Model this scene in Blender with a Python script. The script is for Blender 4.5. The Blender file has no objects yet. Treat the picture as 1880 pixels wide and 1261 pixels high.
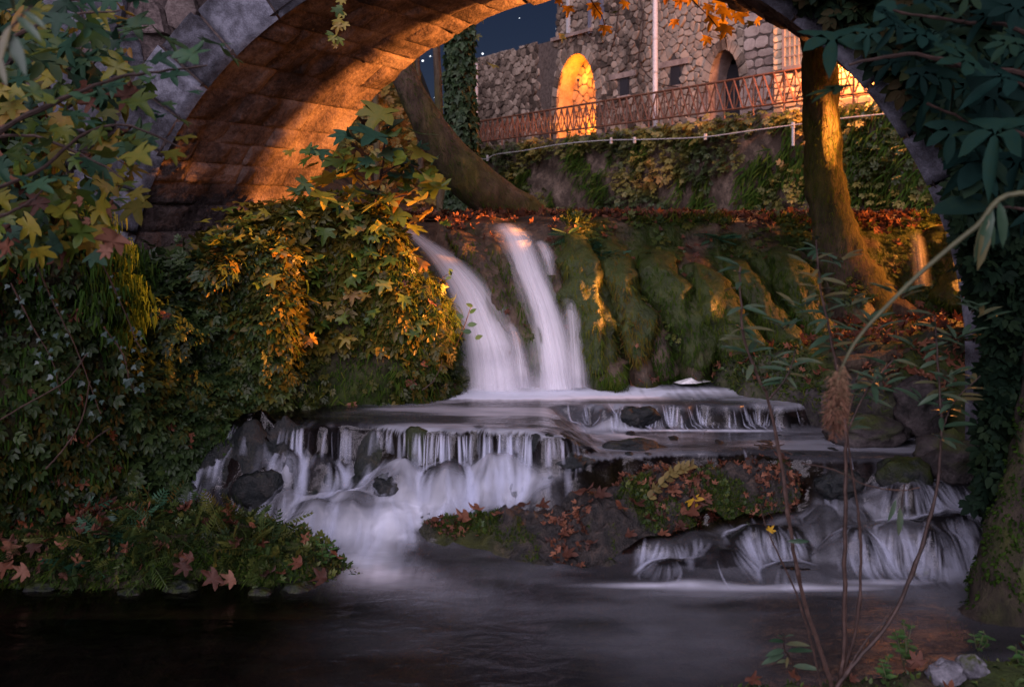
import bpy, math
import numpy as np
from math import radians as R_, sin, cos, pi
rng = np.random.default_rng(11)
sc = bpy.context.scene

# ------------------------------------------------------------------ camera, sky, light, exposure
F, CX, HY, ZC = 1650.0, 940.0, 395.0, 2.0          # focal length and horizon in photo pixels, eye height in metres
cam_d = bpy.data.cameras.new('camera'); cam = bpy.data.objects.new('camera', cam_d)
sc.collection.objects.link(cam); sc.camera = cam
cam.location = (0, 0, ZC); cam.rotation_euler = (R_(90), 0, 0)
cam_d.sensor_width = 36; cam_d.lens = F / 1880 * 36; cam_d.shift_y = -(630.5 - HY) / 1880
cam_d.clip_start = 0.05; cam_d.clip_end = 900
cam_d.dof.use_dof = True; cam_d.dof.focus_distance = 6.8; cam_d.dof.aperture_fstop = 2.8

SUN_EL, SUN_AZ = 36.0, 196.0                        # dusk glow behind the camera
world = bpy.data.worlds.new('World'); sc.world = world; world.use_nodes = True
wn, wl = world.node_tree.nodes, world.node_tree.links
wn.clear()
sky = wn.new('ShaderNodeTexSky'); sky.sky_type = 'NISHITA'; sky.sun_disc = False
sky.sun_elevation = R_(SUN_EL); sky.sun_rotation = R_(SUN_AZ)
sky.air_density = 1.0; sky.dust_density = 0.3; sky.ozone_density = 4.0
tcw = wn.new('ShaderNodeTexCoord')
vor = wn.new('ShaderNodeTexVoronoi'); vor.inputs['Scale'].default_value = 95
wl.new(tcw.outputs['Generated'], vor.inputs['Vector'])
sepc = wn.new('ShaderNodeSeparateColor'); wl.new(vor.outputs['Color'], sepc.inputs[0])
rad = wn.new('ShaderNodeMapRange'); rad.inputs['From Min'].default_value = .1; rad.inputs['From Max'].default_value = 1
rad.inputs['To Min'].default_value = 0.0; rad.inputs['To Max'].default_value = .11
wl.new(sepc.outputs[0], rad.inputs['Value'])
cmp_ = wn.new('ShaderNodeMath'); cmp_.operation = 'LESS_THAN'
wl.new(vor.outputs['Distance'], cmp_.inputs[0]); wl.new(rad.outputs[0], cmp_.inputs[1])
bg = wn.new('ShaderNodeBackground'); bg.inputs['Strength'].default_value = 0.0055
tintn = wn.new('ShaderNodeMix'); tintn.data_type = 'RGBA'; tintn.blend_type = 'MULTIPLY'; tintn.inputs[0].default_value = 1
wl.new(sky.outputs[0], tintn.inputs[6]); tintn.inputs[7].default_value = (.72, .66, .86, 1)
wl.new(tintn.outputs[2], bg.inputs['Color'])
bg2 = wn.new('ShaderNodeBackground'); bg2.inputs['Color'].default_value = (.9, .93, 1, 1)
stm = wn.new('ShaderNodeMath'); stm.operation = 'MULTIPLY'; stm.inputs[1].default_value = 2.2
wl.new(cmp_.outputs[0], stm.inputs[0]); wl.new(stm.outputs[0], bg2.inputs['Strength'])
adds = wn.new('ShaderNodeAddShader'); wl.new(bg.outputs[0], adds.inputs[0]); wl.new(bg2.outputs[0], adds.inputs[1])
wo = wn.new('ShaderNodeOutputWorld'); wl.new(adds.outputs[0], wo.inputs['Surface'])

sun_d = bpy.data.lights.new('dusk_light', 'SUN'); sun = bpy.data.objects.new('dusk_light', sun_d)
sc.collection.objects.link(sun)
sun_d.energy = 3.1; sun_d.angle = R_(75); sun_d.color = (.95, .82, 1.0)
from mathutils import Vector, Matrix
_sd = Vector((sin(R_(SUN_AZ)) * cos(R_(SUN_EL)), cos(R_(SUN_AZ)) * cos(R_(SUN_EL)), sin(R_(SUN_EL))))
sun.rotation_euler = _sd.to_track_quat('Z', 'Y').to_euler(); sun.location = _sd * 60

sc.view_settings.view_transform = 'Standard'; sc.view_settings.look = 'None'
sc.view_settings.exposure = 0.78; sc.view_settings.gamma = 1; sc.view_settings.use_curve_mapping = False
sc.cycles.max_bounces = 6; sc.cycles.transparent_max_bounces = 24; sc.cycles.use_denoising = True
sc.cycles.sample_clamp_indirect = 4.0

# ------------------------------------------------------------------ helpers
def P(px, py, Y): return np.array([(px - CX) * Y / F, Y, ZC - (py - HY) * Y / F])
def PZ(px, py, z):
    Y = F * (ZC - z) / (py - HY); return np.array([(px - CX) * Y / F, Y, z])
def sstep(a, b, x):
    t = np.clip((x - a) / (b - a), 0, 1); return t * t * (3 - 2 * t)
_perm = np.random.default_rng(3).random(1 << 16)
def vnoise(x, y, z=0.0):
    x, y, z = np.broadcast_arrays(np.asarray(x, float), np.asarray(y, float), np.asarray(z, float))
    xi, yi, zi = np.floor(x).astype(np.int64), np.floor(y).astype(np.int64), np.floor(z).astype(np.int64)
    fx, fy, fz = x - xi, y - yi, z - zi
    fx, fy, fz = [f * f * (3 - 2 * f) for f in (fx, fy, fz)]
    def h(a, b, c): return _perm[(a * 73856093 ^ b * 19349663 ^ c * 83492791) & 0xffff]
    r = 0
    for dx in (0, 1):
        for dy in (0, 1):
            for dz in (0, 1):
                w = (fx if dx else 1 - fx) * (fy if dy else 1 - fy) * (fz if dz else 1 - fz)
                r = r + w * h(xi + dx, yi + dy, zi + dz)
    return r
def fbm(x, y, z=0.0, o=4):
    r, a, t = 0, 1.0, 0
    x, y, z = np.asarray(x, float), np.asarray(y, float), np.asarray(z, float)
    for k in range(o):
        r = r + a * vnoise(x * 2**k + 17.3 * k, y * 2**k + 5.1 * k, z * 2**k + 9.7 * k); t += a; a *= .5
    return r / t            # 0..1
def tag(o, label=None, cat=None, group=None, kind=None):
    if label: o['label'] = label
    if cat: o['category'] = cat
    if group: o['group'] = group
    if kind: o['kind'] = kind
    return o
def mesh_np(name, V, Fa, mats=None, smooth=False, attrs=None, uv=None):
    V = np.asarray(V, np.float32).reshape(-1, 3); Fa = np.asarray(Fa, np.int32)
    me = bpy.data.meshes.new(name)
    n, k = Fa.shape
    me.vertices.add(len(V)); me.vertices.foreach_set('co', V.ravel())
    me.loops.add(n * k); me.loops.foreach_set('vertex_index', Fa.ravel())
    me.polygons.add(n); me.polygons.foreach_set('loop_start', np.arange(0, n * k, k, dtype=np.int32))
    try: me.polygons.foreach_set('loop_total', np.full(n, k, np.int32))
    except Exception: pass
    me.polygons.foreach_set('use_smooth', np.full(n, smooth, bool))
    for an, av in (attrs or {}).items():
        a = me.attributes.new(an, 'FLOAT', 'POINT'); a.data.foreach_set('value', np.asarray(av, np.float32).ravel())
    if uv is not None:
        l = me.uv_layers.new(name='flow'); l.data.foreach_set('uv', np.asarray(uv, np.float32)[Fa.ravel()].ravel())
    for m in (mats if isinstance(mats, (list, tuple)) else [mats] if mats else []): me.materials.append(m)
    me.update(calc_edges=True); me.validate()
    return me
def mesh_py(name, V, Fs, mat=None, smooth=False):
    me = bpy.data.meshes.new(name); me.from_pydata([tuple(map(float, v)) for v in V], [], [tuple(f) for f in Fs])
    if mat: me.materials.append(mat)
    if smooth: me.polygons.foreach_set('use_smooth', np.full(len(me.polygons), True))
    me.update(); return me
def link(name, me, parent=None, loc=(0, 0, 0), rot=None, scale=None):
    o = bpy.data.objects.new(name, me); sc.collection.objects.link(o)
    o.location = loc
    if rot is not None: o.rotation_euler = rot
    if scale is not None: o.scale = scale if hasattr(scale, '__len__') else (scale,) * 3
    if parent: o.parent = parent
    return o
def wloc(o):
    l = np.array(o.location)
    while o.parent: o = o.parent; l = l + np.array(o.location)
    return l
def put(name, V, Fs, mat, parent=None, smooth=False, attrs=None, uv=None, base=None):
    """world-space vertices -> one object with its origin at its middle (or base)"""
    V = np.asarray(V, float); c = V.mean(0) if base is None else np.asarray(base, float)
    quad = len({len(f) for f in Fs}) == 1 if not isinstance(Fs, np.ndarray) else True
    me = mesh_np(name, V - c, Fs, mat, smooth, attrs, uv) if quad else mesh_py(name, V - c, Fs, mat, smooth)
    return link(name, me, parent, c - (wloc(parent) if parent else 0))
def empty(name, loc, label, cat, group=None):
    o = bpy.data.objects.new(name, None); sc.collection.objects.link(o); o.location = loc; o.empty_display_size = .1
    return tag(o, label, cat, group)
def grid_faces(nu, nv, off=0):
    i = np.arange(nu - 1)[:, None] * nv + np.arange(nv - 1)[None]
    return np.stack([i, i + nv, i + nv + 1, i + 1], -1).reshape(-1, 4) + off
def tube(pts, rad, n=8, cap=True, rough=0.0, seed=0):
    pts = np.asarray(pts, float); rad = np.broadcast_to(np.asarray(rad, float), (len(pts),))
    T = np.gradient(pts, axis=0); T /= np.linalg.norm(T, axis=1)[:, None] + 1e-9
    ref = np.array([0, 0, 1.0]) if abs(T[0][2]) < .9 else np.array([1.0, 0, 0])
    V = []
    nrm = np.cross(T[0], ref); nrm /= np.linalg.norm(nrm)
    a = np.linspace(0, 2 * pi, n, endpoint=False)
    for p, t, r in zip(pts, T, rad):
        nrm = nrm - t * np.dot(nrm, t); nrm /= np.linalg.norm(nrm); b = np.cross(t, nrm)
        rr = r * np.ones(n)
        ring = p + (np.cos(a)[:, None] * nrm + np.sin(a)[:, None] * b) * rr[:, None]
        if rough:
            nn = fbm(ring[:, 0] / r * 1.1 + seed, ring[:, 1] / r * 1.1, ring[:, 2] / r * .5, 3) - .5
            ring = p + (ring - p) * (1 + rough * nn[:, None] * 2)
        V.append(ring)
    V = np.concatenate(V); m = len(pts)
    i = np.arange(m - 1)[:, None] * n + np.arange(n)[None]; j = np.arange(m - 1)[:, None] * n + (np.arange(n)[None] + 1) % n
    Fq = np.stack([i, j, j + n, i + n], -1).reshape(-1, 4)
    if cap:
        V = np.concatenate([V, pts[:1], pts[-1:]]); c0, c1 = len(V) - 2, len(V) - 1
        k = np.arange(n); k2 = (k + 1) % n
        Fq = np.concatenate([Fq, np.stack([np.full(n, c0), k2, k, k], -1), np.stack([np.full(n, c1), k + (m - 1) * n, k2 + (m - 1) * n, k2 + (m - 1) * n], -1)])
        tri = Fq[:, 2] == Fq[:, 3]
        return V, [tuple(f[:3]) if t else tuple(f) for f, t in zip(Fq.tolist(), tri)]
    return V, Fq
def spline(pts, n):
    pts = np.asarray(pts, float); m = len(pts); t = np.linspace(0, m - 1, n); i = np.clip(t.astype(int), 0, m - 2); f = (t - i)[:, None]
    q = np.concatenate([[2 * pts[0] - pts[1]], pts, [2 * pts[-1] - pts[-2]]]); p0, p1, p2, p3 = q[i], q[i + 1], q[i + 2], q[i + 3]
    return .5 * (2 * p1 + (p2 - p0) * f + (2 * p0 - 5 * p1 + 4 * p2 - p3) * f**2 + (3 * p1 - p0 - 3 * p2 + p3) * f**3)
def nrmz(v): return v / (np.linalg.norm(v, axis=-1, keepdims=True) + 1e-9)
def bases(yd, nd):
    y = nrmz(np.asarray(yd, float)); x = nrmz(np.cross(y, nd)); z = np.cross(x, y)
    return np.stack([x, y, z], -1)                 # (N,3,3) columns
def inst(name, tmpl, pos, B, scale, mat, parent=None, tint=None, label=None, cat=None, kind='stuff'):
    tv, tf = tmpl; N = len(pos); scale = np.asarray(scale, float)
    s = scale[:, None] if scale.ndim == 1 else scale
    V = np.einsum('nij,nkj->nki', B, tv[None] * s[:, None, :] if s.shape[1] == 3 else tv[None] * s[:, :, None]) + pos[:, None, :]
    Fa = (tf[None] + (np.arange(N) * len(tv))[:, None, None]).reshape(-1, tf.shape[1])
    ti = np.repeat(rng.random(N) if tint is None else tint, len(tv))
    me = mesh_np(name, V.reshape(-1, 3) - (wloc(parent) if parent else 0), Fa, mat, True, {'tint': ti})
    o = link(name, me, parent); tag(o, label, cat, None, kind); return o

# leaf templates: (vertices, triangles), base of the blade at the origin, tip along +y
def fan(outline, lift=.10, droop=.25):
    o = np.array(outline, float); c = np.array([[0, .38]]); p = np.concatenate([c, o])
    z = lift * np.abs(p[:, 0]) - droop * p[:, 1]**2 * .5; z[0] -= .03
    n = len(o); k = np.arange(n)
    return np.column_stack([p, z]), np.stack([np.zeros(n, int), k + 1, (k + 1) % n + 1], -1)
def _plane(seed, wide=1.0, tips=(1, .88, .62), droop=.3, vd=(.42, .54)):
    r = np.random.default_rng(seed); out = []
    spec = [(-90, .06), (-35, .16)]
    tip = [(8, tips[2]), (46, tips[1]), (90, tips[0]), (134, tips[1]), (172, tips[2])]
    val = [27, 69, 111, 153]
    for i, (a, rr) in enumerate(tip):
        rr *= r.uniform(.9, 1.08); a += r.uniform(-4, 4)
        spec += [(a - 13, rr * .66), (a - 9, rr * .80), (a, rr), (a + 9, rr * .80), (a + 13, rr * .66)]
        if i < 4: spec.append((val[i], r.uniform(*vd)))
    spec += [(215, .16)]
    for a, rr in spec: out.append((wide * rr * cos(R_(a)), rr * sin(R_(a)) * 1.0 + .18))
    out = np.array(out); out[:, 1] -= out[0, 1]
    return fan(out, r.uniform(.0, .25), droop * r.uniform(.4, 1.6))
PLANE = [_plane(s, 1.0 + .1 * (s % 3), droop=(.15, .5, .9, .3, 1.3, .6, .2, 1.0)[s]) for s in range(8)]
FIG = [_plane(20 + s, .9, (1.1, .98, .74), (.3, .8, 1.2, .5)[s], (.20, .30)) for s in range(4)]
CURLED = [(lambda t: (np.column_stack([t[0][:, 0], t[0][:, 1], t[0][:, 2] + .45 * np.abs(t[0][:, 0])**1.5 + .22 * (t[0][:, 1] - .5)**2 * 2 + .1 * np.sin(7 * t[0][:, 0] + 4 * t[0][:, 1])]), t[1]))(_plane(40 + s, .95, droop=0)) for s in range(5)]
IVY = fan([(0, 0), (.32, .05), (.48, .38), (.22, .48), (0, 1), (-.22, .48), (-.48, .38), (-.32, .05)], .18, .2)
_lx = np.array([(0, 0), (.085, .22), (.11, .5), (.07, .8), (0, 1), (-.07, .8), (-.11, .5), (-.085, .22), (0, .5)])
LANCE = (np.column_stack([_lx, .28 * np.abs(_lx[:, 0]) - .22 * _lx[:, 1]**2]), np.array([(0, 1, 8), (1, 2, 8), (2, 3, 8), (3, 4, 8), (4, 5, 8), (5, 6, 8), (6, 7, 8), (7, 0, 8)]))
OVAL = fan([(0, 0), (.22, .2), (.27, .5), (.16, .8), (0, 1), (-.16, .8), (-.27, .5), (-.22, .2)], .2, .3)
BLADE = (np.array([(-.06, 0, 0), (.06, 0, 0), (-.05, .4, -.02), (.05, .4, -.02), (-.03, .75, -.13), (.03, .75, -.13), (0, 1, -.3)], float), np.array([(0, 1, 3), (0, 3, 2), (2, 3, 5), (2, 5, 4), (4, 5, 6)]))
TUFT = (np.array([(-.1, 0, 0), (.1, 0, 0), (.02, 1, -.1)], float), np.array([(0, 1, 2)]))
def _frond(npin=11, w=.36):
    V, T = [], []
    for k in range(npin):
        y = .08 + .88 * k / (npin - 1); L = w * sin(pi * (.12 + .88 * (1 - k / npin)))**.7 * (1 - .6 * (k / npin)**2) * (.85 + .3 * ((k * 7) % 5) / 5); z = -.35 * y * y
        for s in (-1, 1):
            b = len(V); V += [(0, y, z), (s * L * .5, y + .085, z - .02), (s * L, y + .12, z - .3 * L), (s * L * .6, y + .012, z - .05)]
            T += [(b, b + 1, b + 2), (b, b + 2, b + 3)]
    b = len(V)
    for y in (0, .5, 1): V += [(-.012, y, -.35 * y * y), (.012, y, -.35 * y * y)]
    T += [(b, b + 1, b + 3), (b, b + 3, b + 2), (b + 2, b + 3, b + 5), (b + 2, b + 5, b + 4)]
    return np.array(V, float), np.array(T)
FROND = _frond()
SPRIG = (lambda: (np.concatenate([np.column_stack([OVAL[0][:, 0] * .5 + 0, OVAL[0][:, 1] * .5, OVAL[0][:, 2] * .5]) @ np.array([[cos(a), sin(a), 0], [-sin(a), cos(a), 0], [0, 0, 1]]) + np.array([0, y, 0]) for a, y in ((.9, .1), (-.9, .2), (.8, .45), (-.8, .5), (0, .55))]), np.concatenate([OVAL[1] + i * len(OVAL[0]) for i in range(5)])))()

# ------------------------------------------------------------------ materials
def newmat(name):
    m = bpy.data.materials.new(name); m.use_nodes = True; nt = m.node_tree; nt.nodes.clear()
    out = nt.nodes.new('ShaderNodeOutputMaterial'); return m, nt, out
def nd(nt, t, **kw):
    n = nt.nodes.new(t)
    for k, v in kw.items():
        if k.startswith('i_'): n.inputs[int(k[2:]) if k[2:].isdigit() else k[2:]].default_value = v
        else: setattr(n, k, v)
    return n
def ramp(nt, stops, fac=None):
    r = nt.nodes.new('ShaderNodeValToRGB'); e = r.color_ramp.elements
    while len(e) > 1: e.remove(e[-1])
    e[0].position, e[0].color = stops[0][0], (*stops[0][1], 1)
    for p, c in stops[1:]: x = e.new(p); x.color = (*c, 1)
    if fac is not None: nt.links.new(fac, r.inputs[0])
    return r
def rock(name, cols, scale=6.0, bump=.6, rough=.8, vary=.35, fine=60, spec=.3, moss=None, dist=.02, stretch=None):
    m, nt, out = newmat(name); L = nt.links.new
    tc = nd(nt, 'ShaderNodeTexCoord'); geo = nd(nt, 'ShaderNodeNewGeometry'); vec = geo.outputs['Position']
    if stretch:
        mp = nd(nt, 'ShaderNodeMapping'); mp.inputs['Scale'].default_value = stretch; L(vec, mp.inputs[0]); vec = mp.outputs[0]
    n1 = nd(nt, 'ShaderNodeTexNoise', i_Scale=scale, i_Detail=7.0, i_Roughness=.65); L(vec, n1.inputs['Vector'])
    n2 = nd(nt, 'ShaderNodeTexNoise', i_Scale=fine, i_Detail=4.0, i_Roughness=.7); L(vec, n2.inputs['Vector'])
    oi = nd(nt, 'ShaderNodeObjectInfo')
    mx = nd(nt, 'ShaderNodeMath', operation='MULTIPLY_ADD'); L(oi.outputs['Random'], mx.inputs[0]); mx.inputs[1].default_value = vary; L(n1.outputs[0], mx.inputs[2])
    m3 = nd(nt, 'ShaderNodeMath', operation='MULTIPLY_ADD'); L(n2.outputs[0], m3.inputs[0]); m3.inputs[1].default_value = .45; L(mx.outputs[0], m3.inputs[2])
    m4 = nd(nt, 'ShaderNodeMath', operation='SUBTRACT'); L(m3.outputs[0], m4.inputs[0]); m4.inputs[1].default_value = vary * .5 + .225
    k = len(cols); r = ramp(nt, [(.28 + .44 * i / (k - 1), c) for i, c in enumerate(cols)], m4.outputs[0])
    col = r.outputs[0]
    if moss:
        at = nd(nt, 'ShaderNodeAttribute', attribute_name='moss')
        md = nd(nt, 'ShaderNodeMath', operation='MULTIPLY_ADD'); L(n2.outputs[0], md.inputs[0]); md.inputs[1].default_value = .5; L(at.outputs['Fac'], md.inputs[2])
        ms = nd(nt, 'ShaderNodeMapRange', i_1=.60, i_2=.95); L(md.outputs[0], ms.inputs[0])
        mc = ramp(nt, [(.3, moss[0]), (.55, moss[1]), (.75, moss[2])], n1.outputs[0])
        mm = nd(nt, 'ShaderNodeMix', data_type='RGBA'); L(ms.outputs[0], mm.inputs[0]); L(col, mm.inputs[6]); L(mc.outputs[0], mm.inputs[7]); col = mm.outputs[2]
    b = nd(nt, 'ShaderNodeBsdfPrincipled', i_Roughness=rough); L(col, b.inputs['Base Color']); b.inputs['Specular IOR Level'].default_value = spec
    ad = nd(nt, 'ShaderNodeMath', operation='MULTIPLY_ADD'); L(n2.outputs[0], ad.inputs[0]); ad.inputs[1].default_value = .35; L(n1.outputs[0], ad.inputs[2])
    bp = nd(nt, 'ShaderNodeBump', i_Strength=bump, i_Distance=dist); L(ad.outputs[0], bp.inputs['Height']); L(bp.outputs[0], b.inputs['Normal'])
    L(b.outputs[0], out.inputs[0]); return m
def leafmat(name, stops, by='tint', trans=.3, rough=.5, spec=.35):
    m, nt, out = newmat(name); L = nt.links.new
    if by == 'tint': f = nd(nt, 'ShaderNodeAttribute', attribute_name='tint').outputs['Fac']
    else: f = nd(nt, 'ShaderNodeObjectInfo').outputs['Random']
    geo = nd(nt, 'ShaderNodeNewGeometry')
    n = nd(nt, 'ShaderNodeTexNoise', i_Scale=45.0, i_Detail=3.0); L(geo.outputs['Position'], n.inputs['Vector'])
    a = nd(nt, 'ShaderNodeMath', operation='MULTIPLY_ADD'); L(n.outputs[0], a.inputs[0]); a.inputs[1].default_value = .3; L(f, a.inputs[2])
    s = nd(nt, 'ShaderNodeMath', operation='SUBTRACT'); L(a.outputs[0], s.inputs[0]); s.inputs[1].default_value = .15
    r = ramp(nt, stops, s.outputs[0])
    b = nd(nt, 'ShaderNodeBsdfPrincipled', i_Roughness=rough); b.inputs['Specular IOR Level'].default_value = spec; L(r.outputs[0], b.inputs['Base Color'])
    t = nd(nt, 'ShaderNodeBsdfTranslucent'); L(r.outputs[0], t.inputs['Color'])
    mx = nd(nt, 'ShaderNodeMixShader', i_0=trans); L(b.outputs[0], mx.inputs[1]); L(t.outputs[0], mx.inputs[2]); L(mx.outputs[0], out.inputs[0]); return m
def plain(name, col, rough=.6, metal=0, nscale=20, nv=.35, bump=.2):
    return rock(name, [tuple(c * (1 - nv) for c in col), col, tuple(min(1, c * (1 + nv)) for c in col)], nscale, bump, rough, .15, nscale * 6, .4, dist=.004)

M = {}
M['soffit'] = rock('weathered_arch_stone', [(.012, .009, .009), (.05, .037, .036), (.125, .096, .09), (.20, .165, .155)], 2.6, 1.0, .9, .14, 30, dist=.06)
M['arch_face'] = rock('grey_blue_stone', [(.020, .019, .024), (.05, .05, .062), (.092, .094, .118), (.16, .165, .20)], 9, 1.0, .85, .25, 90, dist=.02)
M['rubble'] = rock('rubble_stone', [(.04, .028, .02), (.105, .076, .056), (.17, .127, .096), (.25, .195, .15)], 2.2, .7, .9, .45, 16, dist=.04)
M['ashlar'] = rock('pale_block', [(.14, .10, .085), (.25, .185, .155), (.36, .28, .235)], 2.2, .6, .9, .3, 16, dist=.03)
M['mortar'] = rock('mortar', [(.035, .026, .02), (.08, .06, .05), (.12, .095, .08)], 8, .8, .95, .1, 60)
M['ledge'] = rock('wet_tufa', [(.012, .009, .007), (.04, .028, .02), (.085, .055, .035), (.12, .085, .06)], 7, 1.0, .5, .0, 50, .4, moss=((.010, .016, .002), (.028, .042, .005), (.06, .066, .010)), dist=.04)
M['wetrock'] = rock('wet_dark_rock', [(.003, .004, .005), (.007, .010, .011), (.016, .017, .017), (.034, .029, .025)], 9, 1.0, .48, .0, 55, .22, moss=((.008, .012, .002), (.018, .026, .004), (.04, .045, .008)), dist=.03)
M['islet'] = rock('islet_rock', [(.004, .005, .005), (.014, .013, .013), (.032, .026, .023), (.07, .05, .04)], 16, 1.0, .42, .0, 80, .35, moss=((.010, .013, .002), (.024, .028, .004), (.05, .048, .009)), dist=.04)
M['soil'] = rock('damp_soil', [(.008, .006, .004), (.022, .016, .010), (.045, .032, .02)], 6, 1.0, .9, .0, 45, moss=((.012, .02, .004), (.03, .045, .007), (.06, .07, .012)), dist=.03)
M['darkrock'] = rock('dark_bank_stone', [(.005, .005, .005), (.018, .015, .015), (.042, .035, .035), (.075, .062, .062)], 6, 1.0, .75, .2, 45, moss=((.012, .018, .003), (.03, .04, .006), (.06, .062, .012)), dist=.03)
M['greyrock'] = rock('grey_rock', [(.05, .05, .06), (.13, .13, .15), (.24, .24, .27)], 12, 1.0, .8, .2, 90, moss=((.012, .018, .003), (.03, .04, .006), (.06, .062, .012)))
M['bark'] = rock('bark', [(.018, .012, .008), (.06, .042, .028), (.11, .08, .055)], 9, 1.0, .9, .1, 50, moss=((.02, .022, .004), (.055, .05, .009), (.11, .085, .014)), dist=.05, stretch=(1, 1, .35))
M['darkbark'] = rock('shade_painted_bark', [(.008, .006, .005), (.026, .019, .014), (.05, .038, .028)], 11, 1.0, .9, .1, 60, moss=((.010, .014, .003), (.026, .03, .006), (.05, .048, .009)), dist=.05, stretch=(1, 1, .35))  # darker copy of the bark, with shade put into its colour
M['twig'] = rock('twig_bark', [(.013, .008, .006), (.032, .018, .014), (.06, .036, .028)], 30, .5, .6, .2, 150, dist=.004)
M['greystem'] = plain('green_stem', (.055, .058, .026), .7)
M['rust'] = plain('rusty_iron', (.105, .04, .02), .55)
M['white'] = plain('white_paint', (.40, .37, .37), .5)
M['cable'] = plain('grey_white_plastic', (.3, .29, .29), .5)
M['frame'] = plain('blue_grey_paint', (.10, .10, .13), .6)
M['void'] = plain('dark_interior', (.012, .012, .016), .9)  # near-black, the dark of unlit interiors put into the colour
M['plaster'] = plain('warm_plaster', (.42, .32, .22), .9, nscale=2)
M['black'] = plain('black_iron', (.02, .02, .02), .5)
M['litterwhite'] = plain('white_plastic', (.7, .7, .7), .4)
G = lambda *a: [(i / (len(a) - 1), c) for i, c in enumerate(a)]
M['plane_o'] = leafmat('plane_leaf', G((.012, .034, .02), (.02, .06, .036), (.035, .08, .04), (.065, .09, .015), (.13, .11, .015)), 'rand', .3, .55, .2)
M['plane_t'] = leafmat('plane_leaf_mass', G((.014, .035, .012), (.028, .065, .018), (.06, .09, .014), (.13, .12, .016), (.16, .08, .015)))
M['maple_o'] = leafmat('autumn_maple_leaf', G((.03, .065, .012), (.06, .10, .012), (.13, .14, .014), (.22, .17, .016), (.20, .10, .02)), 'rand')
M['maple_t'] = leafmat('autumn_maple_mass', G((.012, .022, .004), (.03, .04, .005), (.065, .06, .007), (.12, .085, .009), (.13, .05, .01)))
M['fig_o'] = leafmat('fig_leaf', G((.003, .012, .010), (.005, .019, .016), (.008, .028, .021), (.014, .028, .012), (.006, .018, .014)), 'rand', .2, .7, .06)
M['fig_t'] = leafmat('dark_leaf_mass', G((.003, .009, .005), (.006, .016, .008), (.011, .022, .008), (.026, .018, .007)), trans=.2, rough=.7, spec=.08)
M['ole_o'] = leafmat('oleander_leaf', G((.016, .04, .02), (.03, .06, .034), (.05, .08, .05), (.09, .075, .03)), 'rand', .2, .4)
M['yellow_o'] = leafmat('yellow_leaf', G((.35, .20, .015), (.5, .30, .02), (.6, .36, .03), (.5, .2, .02)), 'rand', .5)
M['dried_o'] = leafmat('dried_yellow_leaf', G((.09, .065, .02), (.15, .115, .035), (.21, .165, .055)), 'rand', .3, .7)
M['brown_o'] = leafmat('fallen_leaf', G((.035, .012, .007), (.07, .022, .011), (.11, .038, .018), (.15, .07, .042)), 'rand', .15, .7)
M['brown_t'] = leafmat('fallen_leaf_mass', G((.03, .011, .007), (.065, .022, .011), (.12, .04, .019), (.18, .075, .04)), trans=.15, rough=.7)
M['ivy_t'] = leafmat('ivy_leaf', G((.012, .026, .011), (.026, .050, .018), (.055, .082, .04), (.10, .13, .09)), trans=.2, rough=.55, spec=.2)
M['ivy_o'] = leafmat('ivy_leaf_pale', G((.025, .05, .04), (.045, .08, .07), (.09, .13, .12)), 'rand', .2, .35)
M['moss_t'] = leafmat('moss_blade', G((.008, .020, .002), (.026, .056, .006), (.058, .086, .010), (.105, .088, .013), (.11, .05, .014)), trans=.35, rough=.8, spec=.1)
M['grass_t'] = leafmat('hanging_moss_green', G((.010, .032, .006), (.024, .066, .010), (.045, .095, .014), (.07, .10, .016)), trans=.3, rough=.7, spec=.1)
M['fern_t'] = leafmat('fern_mass', G((.012, .026, .008), (.028, .054, .014), (.052, .082, .018), (.09, .095, .018)), trans=.25)
M['fern_o'] = leafmat('fern_frond', G((.014, .06, .034), (.025, .085, .045), (.035, .10, .045)), 'rand', .25)
M['herb_o'] = leafmat('herb_leaf', G((.025, .08, .02), (.045, .11, .03), (.075, .14, .04)), 'rand', .3)
M['plume'] = leafmat('plume_fluff', G((.10, .05, .035), (.16, .085, .055), (.19, .125, .075)), trans=.3, rough=.9, spec=.05)
M['hill_t'] = leafmat('far_autumn_leaves', G((.03, .045, .014), (.09, .09, .02), (.20, .15, .03), (.28, .14, .04)), trans=.3)

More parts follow.
